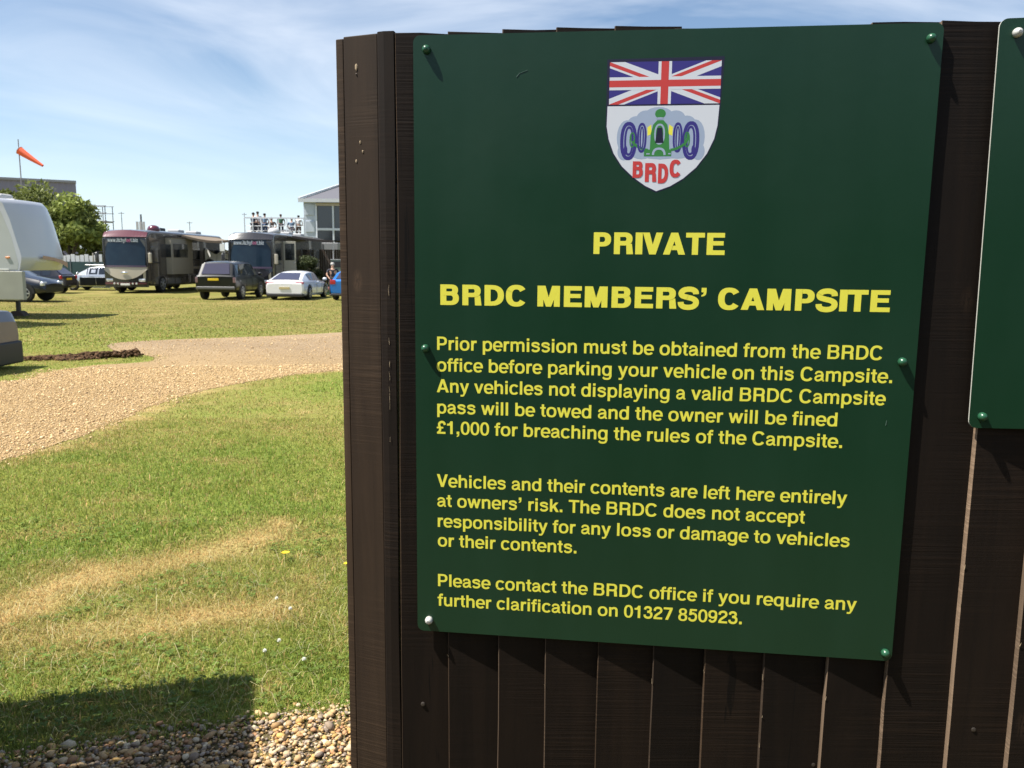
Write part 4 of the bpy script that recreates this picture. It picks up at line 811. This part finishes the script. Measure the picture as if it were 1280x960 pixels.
# ------------------------------------------------------------------ the white trailer at the left
Mtr = mat('trailer_white', (.47, .49, .49), .35, coat=.3, noise=(.8, (.40, .42, .42), 3, .6)); Mnose = mat('trailer_nose', (.52, .54, .60), .28, coat=.5)
tx = -22.; t = thing('travel_trailer', 'white fifth-wheel caravan whose raised nose overhangs the lawn', 'caravan', (-19, 27.2, GND+.05))
ox, oy, oz = -19, 27.2, GND+.05; ny_, fy_ = 26.0, 28.45
nosep = [(-15.85, 3.50), (-15.70, 3.34), (-15.52, 2.85), (-15.36, 2.2), (-15.24, 1.72), (-15.26, 1.55), (-15.42, 1.24)]
body = [(-24.5, .45), (-17.6, .45), (-17.6, 1.24), (-15.62, 1.245), (-15.58, 1.5), (-15.74, 2.3), (-15.98, 3.0), (-16.12, 3.30), (-16.36, 3.50), (-24.5, 3.52)]
MB().prism([(x-ox, z-oz) for x, z in body], 'y', ny_-oy, fy_-oy).build('body', Mtr, t, bevel=.04)
rows = []
for k in range(9):                                     # nose cap, swelling towards the middle of its width
    u = k/8; s_ = math.sin(math.pi*u)**.5 if 0 < u < 1 else 0; rows.append([(-16.04-ox if i == 6 else (x-.24+.24*s_*.9-.02)-ox, ny_+.005+(fy_-ny_-.01)*u-oy, z-oz-.02) for i, (x, z) in enumerate(nosep)])
for r_ in rows: r_.insert(0, (-16.34-ox, r_[0][1], 3.50-oz)); r_[-1] = (-15.60-ox, r_[-1][1], 1.24-oz); r_.append((-16.05-ox, r_[-1][1], 1.25-oz))
m = MB().grid(rows); m.add(rows[0], [tuple(range(len(rows[0])))]); m.add(rows[-1], [tuple(range(len(rows[0])))]); m.build('nose_cap', Mnose, t, smooth=False, bevel=.035)
MB().box(-18-ox, ny_-oy-.012, 1.25-oz, -15.92-ox, ny_-oy, 1.30-oz).build('side_trim', mat('trim_white', (.75, .75, .72), .4), t)
MB().box(-15.99-ox, ny_-oy-.03, 1.62-oz, -15.86-ox, ny_-oy+.0, 1.68-oz).build('marker_lamp', mat('amber', (.75, .28, .08), .3), t, bevel=.01)
MB().prism([(-17.5-ox, 1.68-oz), (-16.9-ox, 1.60-oz), (-16.35-ox, 1.585-oz), (-17.5-ox, 1.56-oz)], 'y', ny_-oy-.008, ny_-oy+.01).build('side_graphic', Mblk, t)
rr_ = []
for k in range(9):
    u = k/8; y = ny_+.7+1.5*u; x_ = -15.235-ox+.0; rr_.append([(x_-.10*(u-.4)**2, y-oy, 1.60-oz-.28*u*u), (x_-.10*(u-.4)**2, y-oy, 1.72-oz-.12*u*u-.10*u)])
MB().grid([[(p_[0]+.03, p_[1], p_[2]) for p_ in r_] for r_ in rr_]).build('nose_graphic', mat('tan_graphic', (.42, .27, .19), .5), t)
MB().box(-18.2-ox, ny_-oy-.02, .30-oz+.02, X(27, ny_)-ox, ny_-oy+.14, 1.22-oz).build('storage_locker', mat('locker_beige', (.36, .36, .30), .5, noise=(1.2, (.28, .28, .23), 2, .6)), t, bevel=.02)
xj = X(18, 27); MB().box(xj-.05-ox, -.25, .12, xj+.05-ox, -.13, .5).build('jack_leg', Mblk, t); MB().prism([(xj-.26-ox, 0), (xj+.26-ox, 0), (xj+.16-ox, .12), (xj+.08-ox, .16), (xj-.14-ox, .16)], 'y', -.35, -.02).build('jack_foot', mat('timber_block', (.05, .035, .03), .8), t)
for x in (-21.5, -22.6): wheel_ = MB().lathe([(.2, -.12), (.38, -.12), (.38, .12), (.2, .12)], (x-ox, ny_-oy+.1, .38), 'y', 24).build('wheel', Mtyre, t)
MB().tube((-18.5-ox, .0, 3.56-oz), (-16.3-ox, .0, 3.52-oz), .025, n=6).build('roof_rail', Mgrey, t); MB().box(-17.6-ox, .3, 3.5-oz, -16.9-ox, 1., 3.74-oz).build('roof_unit', Mgrey, t, bevel=.08)
# ------------------------------------------------------------------ far buildings, mast, scaffold
Mclad = mat('purple_grey_cladding', (.21, .20, .28), .6); bd = 112; bx1 = X(101, bd); wL = 40.; psi = R(29)
t = thing('warehouse', 'long grey corrugated building rising behind the trees', 'building', (bx1, bd, GND), psi); hh_ = Z(229, bd, 100)-GND; n = 130
m = MB(); rows = [[(-wL+wL*i/n, -.09*(i % 2), 0), (-wL+wL*i/n, -.09*(i % 2), hh_)] for i in range(n+1)]; m.grid(rows); m.build('cladding', Mclad, t)
MB().box(-wL, .02, 0, 0, 24, hh_).build('walls', Mclad, t); MB().box(-wL, -.3, hh_, .05, 24.1, hh_+.3).build('parapet', mat('parapet_grey', (.26, .26, .31), .5), t)
for xw in (-3.2, -11, -19): MB().box(xw, -.13, hh_-3.2, xw+.7, -.1, hh_-2).build('window', Mglass, t)
t = thing('windsock', 'orange windsock blowing right from a tall thin pole', 'windsock', (X(34, 88), 88, GND)); zt_ = Z(174, 88, 28)-GND
MB().tube((0, 0, 0), (0, 0, zt_), .09, .05, 8).build('pole', mat('pole_grey', (.25, .24, .26), .5), t)
za_ = Z(188, 88, 30)-GND; sx_ = X(61, 88)-X(33.5, 88); Msock = mat('sock_orange', (.85, .13, .05), .7); m = MB(); prev = None; rows = []
for k in range(9):
    u = k/8; rad = .42*(1-u)+.13*u; cx_ = .05+sx_*u; cz_ = za_-(1.55*u**.95); dx_, dz_ = sx_, -1.55; nl = math.hypot(dx_, dz_); n1 = (-dz_/nl, 0, dx_/nl)
    rows.append([(cx_+n1[0]*rad*math.cos(2*math.pi*j/14), rad*math.sin(2*math.pi*j/14), cz_+n1[2]*rad*math.cos(2*math.pi*j/14)) for j in range(15)])
sk = MB().grid(rows).build('sock', Msock, t, smooth=True); m = MB(); [m.tube(rows[0][j], rows[0][j+1], .03, n=5) for j in range(14)]; m.build('hoop', Mgrey, t)
d = 65; t = thing('scaffold_tower', 'scaffold tower platform with guard rails beside the tree', 'scaffold', ((X(112, d)+X(135, d))/2, d, GND)); w2 = (X(135, d)-X(112, d))/2; zt_ = Z(257, d, 125)-GND; zp = Z(276, d, 125)-GND; Mscf = mat('scaffold_tube', (.16, .17, .19), .6)
for x in (-w2, -.05, w2):
    for y in (0, 1.2): MB().tube((x, y, 0), (x, y, zt_), .035, n=6).build('standard', Mscf, t)
for z in (zt_, zt_-.55, zp, 1.6, 2.6):
    for y in (0, 1.2): MB().tube((-w2-.1, y, z), (w2+.1, y, z), .03, n=6).build('ledger', Mscf, t)
MB().tube((-w2, 0, zp), (-.05, 0, zt_), .025, n=6).build('brace', Mscf, t); MB().tube((-.05, 0, 1.0), (w2, 0, zp), .025, n=6).build('brace', Mscf, t); MB().box(-w2, -.05, zp-.12, w2, 1.25, zp).build('deck', mat('deck_board', (.35, .34, .3), .7), t)
for px, yt, yb, d, rr, lab, kk in ((153.5, 265, 300, 85, .05, 'thin aerial mast above the maroon-browed motorhome', 0), (177.5, 268, 300, 140, .22, 'distant stubby phone mast with panel antennas', 1), (237.5, 277, 310, 90, .05, 'thin aerial rising behind the brown awning', 0), (306, 266, 300, 62, .03, 'aerial pole at the corner of the roof terrace', 0)):
    t = thing('aerial_mast', lab, 'mast', (X(px+1.5, d), d, GND)); zt_ = Z(yt, d, px)-GND; MB().tube((0, 0, 0), (0, 0, zt_), rr, rr*.7, 8).build('pole', Mscf, t)
    if kk:
        for a in (-.55, 0, .55): MB().box(a-.17, -.4, zt_-2.9, a+.17, -.2, zt_-1.2).build('antenna', Mgrey, t)
    else: MB().tube((-.3*rr/.05, 0, zt_-.12), (.3*rr/.05, 0, zt_-.12), rr*.7, n=6).build('crossbar', Mscf, t)
# white two-storey hospitality marquee
d = 75; xL = X(381, d); xG = X(396.5, d); xR = xL+26; ze = Z(250, d, 395)-GND; Mmw = mat('marquee_white', (.50, .55, .62), .5, noise=(.9, (.36, .41, .48), 3, .7)); Mmf = mat('marquee_frame', (.62, .66, .72), .4)
t = thing('hospitality_marquee', 'white two-storey marquee with dark glass walls behind the fence end', 'marquee', (xL, d, GND)); oL = 0
MB().box(0, 0, 0, xG-xL, 14, ze).build('side_wall', Mmw, t, bevel=.04)
for k in range(4): MB().box(.15, -.06, ze-1.35-k*1.5, xG-xL-.15, -.001, ze-.35-k*1.5).build('wall_panel', Mmw, t, bevel=.18, )
gx0 = xG-xL; MB().box(gx0, .15, 0, 26, 13.9, ze-.5).build('glass_core', mat('marquee_glass', (.018, .024, .032), .12, spec=.8), t)
bay = X(417.5, d)-xG
for k in range(0, int((26-gx0)/bay)+1): MB().box(gx0+k*bay-.07, -.02, 0, gx0+k*bay+.07, .14, ze-.35).build('mullion', Mmf, t)
for z in (Z(286.5, d, 400)-GND,): MB().box(gx0+.07, -.04, z-.1, 26, .12, z+.1).build('transom', Mmf, t)
MB().box(gx0, -.06, ze-.5, 26, .1, ze-.25).build('header', mat('header_tan', (.45, .40, .32), .6), t)
apx = 13; za = ze+5.2; m = MB(); m.add([(-.3, -.35, ze), (26.3, -.35, ze), (26.3, 14.3, ze), (-.3, 14.3, ze), (7.5, 7, za-1.4), (18.5, 7, za-1.4)], [(0, 1, 5, 4), (1, 2, 5), (2, 3, 4, 5), (3, 0, 4), (3, 2, 1, 0)]); m.build('roof', mat('marquee_roof', (.11, .11, .13), .6), t)
MB().box(-.35, -.45, ze-.22, 26.35, -.30, ze+.10).build('eave', mat('eave_white', (.55, .57, .60), .5), t); MB().tube((-.35, -.4, ze+.1), (7.5, 6.9, za-1.35), .09, n=6).build('hip_rail', mat('eave_white', (.55, .57, .60), .5), t)
# roof terrace on scaffolding behind the second motorhome
d = 61; x0t, x1t = X(307, d), X(381, d); zD = 3.42; t = thing('roof_terrace', 'railed viewing terrace crowded with people above the motorhome roof', 'terrace', ((x0t+x1t)/2, d, GND)); w2 = (x1t-x0t)/2
MB().box(-w2, 0, zD-GND-.15, w2, 4, zD-GND).build('deck', mat('deck_board', (.35, .34, .3), .7), t); zr_ = Z(272.5, d, 340)-GND
Mrail = mat('rail_white', (.72, .74, .76), .4)
for k in range(8): MB().tube((-w2+2*w2*k/7, 0, 0 if k % 3 == 0 else zD-GND), (-w2+2*w2*k/7, 0, zr_), .04, n=6).build('post', Mrail, t)
MB().box(-w2, -.04, zr_-.05, w2, .04, zr_+.05).build('hand_rail', Mrail, t)
for z in (.35, .7): MB().tube((-w2, 0, zD-GND+z), (w2, 0, zD-GND+z), .02, n=5).build('mid_rail', Mrail, t)
for x in (-w2, w2): MB().tube((x, 4, 0), (x, 4, zr_), .04, n=6).build('post', Mrail, t)
t = thing('terrace_sofa', 'pale curved seat with dark cushions at the terrace rail', 'seat', (X(322, d), d+.9, zD)); MB().box(-1.0, 0, 0, 1.0, .7, .38).build('seat', mat('sofa_white', (.55, .56, .56), .7), t, bevel=.1); MB().box(-.95, -.02, .0, .2, .1, .30).build('cushion', mat('cushion_brown', (.10, .05, .04), .8), t, bevel=.04); MB().box(-1.0, .6, .35, 1.0, .75, .75).build('backrest', mat('sofa_white', (.55, .56, .56), .7), t, bevel=.08)
t = thing('white_hamper', 'low white box standing right of centre on the terrace', 'box', (X(352, d), d+.5, zD)); MB().box(-.6, 0, 0, .6, .5, .42).build('box_body', mat('sofa_white', (.55, .56, .56), .7), t, bevel=.04); MB().box(-.63, -.02, .42, .63, .52, .47).build('lid', Mpw, t, bevel=.01)

# ------------------------------------------------------------------ people
Mskin = mat('skin', (.48, .28, .19), .6); HAIR = {'dark': mat('dark_hair', (.02, .015, .012), .7), 'brown': mat('brown_hair', (.07, .04, .025), .7), 'grey': mat('grey_hair', (.4, .38, .36), .7)}
def skinmesh(name, verts, edges, rad, material, parent, lev=1):
    me = bpy.data.meshes.new(name); me.from_pydata(verts, edges, []); me.materials.append(material); o = bpy.data.objects.new(name, me); COL.objects.link(o); o.parent = parent
    sk = o.modifiers.new('skin', 'SKIN'); sk.use_smooth_shade = True
    lay = me.skin_vertices[0] if me.skin_vertices else None
    if lay is None:
        bpy.context.view_layer.objects.active = o; lay = me.skin_vertices.new() if hasattr(me.skin_vertices, 'new') else None
    for v, r in zip(lay.data, rad): v.radius = (r, r*.8) if isinstance(r, float) else r
    lay.data[0].use_root = True; ss = o.modifiers.new('sub', 'SUBSURF'); ss.levels = lev; ss.render_levels = lev; return o
def person(label, loc, rz, shirt, trousers, hair='dark', pose='stand', scale=1., arm=0., group='people on the roof terrace'):
    t = thing('person', label, 'person', loc, rz, group); t.scale = (scale*1.2, scale*1.2, scale)
    sit = pose == 'sit'; dz = -.42 if sit else 0
    hip = Vector((0, 0, .95+dz)); ch = Vector((0, -.02, 1.30+dz)); nk = Vector((0, 0, 1.48+dz)); hd = Vector((0, -.015, 1.66+dz))
    V = [hip, Vector((0, 0, 1.12+dz)), ch, nk, Vector((0, -.01, 1.56+dz)), hd]; Ed = [(0, 1), (1, 2), (2, 3), (3, 4), (4, 5)]; Rd = [(.15, .11), (.13, .10), (.17, .11), (.055, .055), (.055, .055), (.085, .10)]
    arms = {}; legs = {}
    for s in (-1, 1):
        sh = Vector((s*.19, 0, 1.43+dz)); el = Vector((s*(.25+.1*arm), -.04-.12*arm, 1.14+dz)); wr = Vector((s*(.24-.12*arm), -.12-.26*arm, .90+dz+.28*arm)); ha = wr+(wr-el).normalized()*.09
        i = len(V); V += [sh, el, wr, ha]; Ed += [(2, i), (i, i+1), (i+1, i+2), (i+2, i+3)]; Rd += [.055, .042, .03, .038]; arms[s] = (sh, el, wr)
        hj = Vector((s*.10, 0, .90+dz)); kn = Vector((s*.11, -.45 if sit else -.02, .90+dz-.02 if sit else .50)); an = Vector((s*.12, -.48 if sit else .02, .08 if not sit else .08)); to = an+Vector((0, -.14, -.04))
        i = len(V); V += [hj, kn, an, to]; Ed += [(0, i), (i, i+1), (i+1, i+2), (i+2, i+3)]; Rd += [.085, .06, .042, .04]; legs[s] = (hj, kn, an)
        # fingers
        u = (wr-el).normalized(); sd = Vector((0, 1, 0)).cross(u).normalized()
        for f_ in range(4):
            o_ = Vector((0, 1, 0))*(.024*(f_-1.5)); i2 = len(V); V += [ha+o_+u*.03, ha+o_+u*(.075+.012*(f_ in (1, 2)))]; Ed += [(i-1, i2), (i2, i2+1)]; Rd += [.010, .008]
        i2 = len(V); V += [wr+u*.05+Vector((0, -.045, 0)), wr+u*.085+Vector((0, -.06, 0))]; Ed += [(i-1, i2), (i2, i2+1)]; Rd += [.012, .009]
    skinmesh('body', V, Ed, Rd, Mskin, t)
    V2 = [hip+Vector((0, 0, .02)), Vector((0, 0, 1.12+dz)), ch, Vector((0, 0, 1.44+dz))]; E2 = [(0, 1), (1, 2), (2, 3)]; R2 = [(.165, .125), (.15, .12), (.185, .125), (.10, .08)]
    for s in (-1, 1): i = len(V2); sh, el, wr = arms[s]; V2 += [sh, sh+(el-sh)*.75]; E2 += [(2, i), (i, i+1)]; R2 += [.075, .065]
    skinmesh('shirt', V2, E2, R2, shirt, t)
    V3 = [hip]; E3 = []; R3 = [(.165, .13)]
    for s in (-1, 1): i = len(V3); V3 += list(legs[s]); E3 += [(0, i), (i, i+1), (i+1, i+2)]; R3 += [.115, .09, .075]
    skinmesh('trousers', V3, E3, R3, trousers, t)
    MB().ball(hd+Vector((0, .018, .045)), .092, .108, .10, 2, .03).build('hair', HAIR[hair], t, smooth=True)
    MB().tube(hd+Vector((0, -.085, 0)), hd+Vector((0, -.118, -.02)), .012, .014, 5).build('nose', Mskin, t)
    for s in (-1, 1):
        MB().ball(hd+Vector((s*.034, -.088, .015)), .012, .006, .007, 1).build('eye', Mblk, t); a_ = legs[s][2]
        MB().box(a_.x-.05, a_.y-.20, a_.z-.08, a_.x+.05, a_.y+.07, a_.z+.01).build('shoe', Mblk, t, bevel=.02)
    return t
def cl(n_, c_): return mat('cloth_'+n_, c_, .85)
dk, wh, gn_, bl_, gy_ = cl('dark', (.03, .03, .04)), cl('white', (.7, .7, .7)), cl('green', (.06, .16, .10)), cl('blue', (.16, .24, .34)), cl('grey', (.2, .2, .2)); nv = cl('navy', (.03, .06, .12)); br = cl('brown', (.14, .10, .08))
d = 61
for px, dd_, hy, rz, a, b_, hr, ps_, ar, lab in ((318.5, .6, 267.5, 150, nv, dk, 'dark', 'stand', .4, 'leftmost person on the terrace, dark haired in navy'), (324, 1.5, 266, 200, wh, dk, 'dark', 'stand', 1., 'person in white with raised arm, second from left on terrace'),
                                             (332.5, .8, 268.5, 160, bl_, nv, 'dark', 'stand', .2, 'person in pale blue, third from left along the rail'), (341, 1.1, 272.5, 200, br, gy_, 'brown', 'sit', .5, 'seated person in brown at the middle of the terrace'),
                                             (352.5, .5, 269.5, 180, gn_, dk, 'brown', 'stand', .1, 'person in a green top standing at the terrace rail'), (366, .7, 273.5, 180, bl_, dk, 'grey', 'sit', .1, 'person in light blue with pale hair, seated near the right end'),
                                             (374.5, .8, 274, 160, wh, br, 'dark', 'stand', .3, 'rightmost terrace person, white top and dark hair')):
    dp = d+dd_; hz = Z(hy, dp, px)+.1; sc_ = min(1.02, max(.86, (hz-zD)/(1.36 if ps_ == 'sit' else 1.78))); person(lab, (X(px, dp), dp, zD), R(rz), a, b_, hr, ps_, sc_, ar)
person('person in white cap and dark trousers walking between saloon and hatchback', (X(415.5, 46), 46, GND), R(20), dk, dk, 'grey', 'stand', 1.03, .3, None)
# clutter under the second awning
t = thing('box_trailer', 'plain grey box trailer behind the awning of the charcoal motorhome', 'trailer', (X(404, 63), 63, GND)); MB().box(-1.15, 0, .4, 1.15, 4.2, 3.3).build('body', mat('trailer_grey', (.26, .26, .26), .5), t, bevel=.05); MB().box(-.03, -.02, .5, .03, -.001, 3.2).build('door_seam', Mblk, t)
for s in (-.95, .95): MB().lathe([(.2, -.1), (.34, -.1), (.34, .1), (.2, .1)], (s, 2, .34), 'x', 20).build('wheel', Mtyre, t)
t = thing('generator_box', 'pale green cabinet standing right of the walking person', 'cabinet', (X(423, 50), 50, GND)); MB().box(-.45, 0, .1, .45, .6, 2.0).build('cabinet_body', mat('cabinet_green', (.16, .21, .18), .5), t, bevel=.02); MB().box(-.4, -.02, 1.55, .4, -.001, 1.9).build('vent', Mblk, t); MB().box(-.48, -.02, 2.0, .48, .62, 2.04).build('cabinet_lid', Mgrey, t)
t = thing('privacy_screen', 'dark slatted screen under the right-hand awning', 'screen', (xb1+1.3, 56.5, GND))
for k in range(16): MB().box(-1.2+k*.15, 0, 0, -1.2+k*.15+.13, .03, 2.7).build('slat', mat('screen_brown', (.07, .045, .035), .7), t)
t = thing('red_cool_box', 'low red and white box on the grass behind the white saloon', 'box', (X(404, 47), 47, GND)); MB().box(-.5, 0, .3, .5, .4, .45).build('lid', mat('faded_red', (.35, .12, .12), .5), t, bevel=.02); MB().box(-.45, .03, 0, .45, .37, .3).build('box_body', mat('green_box', (.04, .10, .05), .6), t, bevel=.02)
# teal mesh fence with a white hoarding behind it
d = 54; t = thing('teal_fence', 'dark teal mesh fence panels behind the estate car', 'fence', ((X(40, d)+X(135, d))/2, d, GND)); w2 = (X(135, d)-X(40, d))/2
for k in range(4): MB().box(-w2+k*w2/2+.03, 0, .05, -w2+(k+1)*w2/2-.03, .03, Z(327, d, 90)-GND).build('fence_panel', mat('teal_mesh', (.025, .06, .065), .8), t)
for k in range(5): MB().tube((-w2+k*w2/2, 0, 0), (-w2+k*w2/2, 0, Z(324, d, 90)-GND), .03, n=6).build('post', Mscf, t)
t = thing('white_hoarding', 'row of white boards above the teal fence', 'hoarding', ((X(60, 55)+X(128, 55))/2, 55, GND)); w2 = (X(128, 55)-X(60, 55))/2
for k in range(12): MB().box(-w2+k*w2/6+.02, 0, 0, -w2+(k+1)*w2/6-.03, .04, Z(319.5, 55, 90)-GND+.05*(k % 3)).build('board', Mplw, t)
MB().tube((w2*.72, -.2, 0), (w2*.72, -.2, Z(316, 55, 90)-GND), .05, n=6).build('post', Mbeige, t)

# ------------------------------------------------------------------ trees
Mleaf = mat('leaf', (.07, .11, .025), .6, spec=.3, attr='Col'); Mbark = mat('bark', (.09, .07, .05), .9, bump=(30, .6, .02))
_nt = Mleaf.node_tree; _b = _nt.nodes['Principled BSDF']; _tr = _nt.nodes.new('ShaderNodeBsdfTranslucent'); _mx = _nt.nodes.new('ShaderNodeMixShader'); _mx.inputs[0].default_value = .3
_at = [q for q in _nt.nodes if q.type == 'ATTRIBUTE'][0]; _nt.links.new(_at.outputs['Color'], _tr.inputs[0]); _nt.links.new(_b.outputs[0], _mx.inputs[1]); _nt.links.new(_tr.outputs[0], _mx.inputs[2]); _nt.links.new(_mx.outputs[0], _nt.nodes['Material Output'].inputs[0])
def tree(name, label, x, y, H, Rr, z0, n, leafs, base, cat='tree', trunk=True, group=None):
    t = thing(name, label, cat, (x, y, GND), 0, group); cl_ = []
    for k in range(26):
        a = rng.uniform(0, 2*math.pi); e = rng.uniform(-.5, 1.); rr = Rr*rng.uniform(.35, .82)*math.sqrt(max(.05, 1-max(0, e)**2*.75)); cl_.append((rr*math.cos(a), rr*math.sin(a), z0+(H-z0)*(.5+.40*e), Rr*rng.uniform(.16, .34)))
    P = []; cs = []
    for cx_, cy_, cz_, cr_ in cl_:
        q = rng.normal(size=(n//26, 3)); q /= np.linalg.norm(q, axis=1)[:, None]; q *= (cr_*rng.uniform(.4, 1.5, len(q))**.7)[:, None]; q[:, 2] *= .85
        P.append(q+[cx_, cy_, cz_]); cs.append(np.full(len(q), rng.uniform(.55, 1.45)))
    P = np.concatenate(P); cs = np.concatenate(cs); N_ = len(P); a = rng.normal(size=(N_, 3)); a /= np.linalg.norm(a, axis=1)[:, None]; b_ = np.cross(a, rng.normal(size=(N_, 3))); b_ /= np.linalg.norm(b_, axis=1)[:, None]
    s = (leafs*rng.uniform(.6, 1.3, N_))[:, None]; V = np.stack([P-a*s, P+b_*s*.45, P+a*s, P-b_*s*.45], 1).reshape(-1, 3)
    c = np.repeat(np.array(base)[None]*cs[:, None]*rng.uniform(.75, 1.3, (N_, 1)), 4, axis=0); npmesh('crown', V, np.arange(N_*4).reshape(-1, 4), Mleaf, np.concatenate([c, np.ones((len(c), 1))], 1), parent=t)
    if trunk:
        MB().tube((0, 0, -.1), (.1, 0, z0+(H-z0)*.4), Rr*.07+.05, Rr*.035, 10).build('trunk', Mbark, t, smooth=True)
        for cx_, cy_, cz_, cr_ in cl_[:9]: MB().tube((.07, 0, z0+.1*(H-z0)), (cx_, cy_, cz_), Rr*.03, .01, 6).build('limb', Mbark, t)
    return t
tree('broadleaf_tree', 'light green rounded tree between the white trailer and the scaffold', X(76, 57), 58, Z(249, 58, 90)-GND, 2.6, .9, 10000, .20, (.20, .235, .06), group='trees behind the white trailer')
tree('broadleaf_tree', 'bushy tree showing just above the roof of the white trailer', X(22, 60), 61, Z(234, 61, 30)-GND, 3.6, 1.6, 11000, .20, (.18, .21, .058), group='trees behind the white trailer')
tree('broadleaf_tree', 'darker tree filling the gap under the first tree by the motorhome', X(104, 58), 60, Z(283, 62, 110)-GND, 1.6, .2, 6000, .17, (.20, .23, .07), group='trees behind the white trailer')
tree('broadleaf_tree', 'tree beyond the left frame edge whose crown shades the lawn', -17.6, 22.3, 7.2, 2.1, 2.6, 9000, .16, (.12, .15, .04))
tree('leafy_shrub', 'rounded olive shrub beside the second motorhome under the dark awning', X(384, 49.5), 49.5, 2.15, 1.0, .05, 7000, .07, (.06, .075, .03), 'shrub', False)
n = 9000; fxx = rng.uniform(-25, 330, n); fz = rng.random(n)*(5.5+4*vn(fxx, fxx*0, .08)+1.5*vn(fxx, fxx*0+3, .5)); P = np.stack([fxx, 240+rng.uniform(-3, 3, n), fz-.5], 1); a = rng.normal(size=(n, 3)); a /= np.linalg.norm(a, axis=1)[:, None]; b_ = np.cross(a, rng.normal(size=(n, 3))); b_ /= np.linalg.norm(b_, axis=1)[:, None]
V = np.stack([P-a*1.5, P+b_*.9, P+a*1.5, P-b_*.9], 1).reshape(-1, 3); c = np.repeat(np.array([[.07, .10, .035]])*rng.uniform(.6, 1.4, (n, 1)), 4, axis=0)
tag(npmesh('distant_trees', V, np.arange(n*4).reshape(-1, 4), Mleaf, np.concatenate([c, np.ones((len(c), 1))], 1)), 'low line of distant trees on the horizon beyond the marquee', 'trees', kind='stuff')
# unseen hedge added behind the camera: cuts low sky light on fence and signs
hd_ = thing('sky_blocker_hedge', 'unseen hedge added behind the camera to cut sky light on the fence', 'hedge', (0, -4.2, 0)); n = 16000
hx = rng.uniform(-9, 9, n); hy_ = rng.uniform(-.7, .7, n); hz_ = rng.uniform(0, 2.9, n)+.3*(vn(hx, hx*0, 1.)-.5); P = np.stack([hx, hy_+.3*(vn(hx, hz_, 1.3)-.5), hz_], 1); a = rng.normal(size=(n, 3)); a /= np.linalg.norm(a, axis=1)[:, None]; b_ = np.cross(a, rng.normal(size=(n, 3))); b_ /= np.linalg.norm(b_, axis=1)[:, None]
V = np.stack([P-a*.13, P+b_*.07, P+a*.13, P-b_*.07], 1).reshape(-1, 3); c = np.repeat(np.array([[.05, .075, .02]])*rng.uniform(.6, 1.4, (n, 1)), 4, axis=0); npmesh('foliage', V, np.arange(n*4).reshape(-1, 4), Mleaf, np.concatenate([c, np.ones((len(c), 1))], 1), parent=hd_)
for k in range(10): MB().tube((-8.5+k*1.9, 0, -.1), (-8.4+k*1.9, .1, 2.6), .06, .02, 6).build('stem', Mbark, hd_)
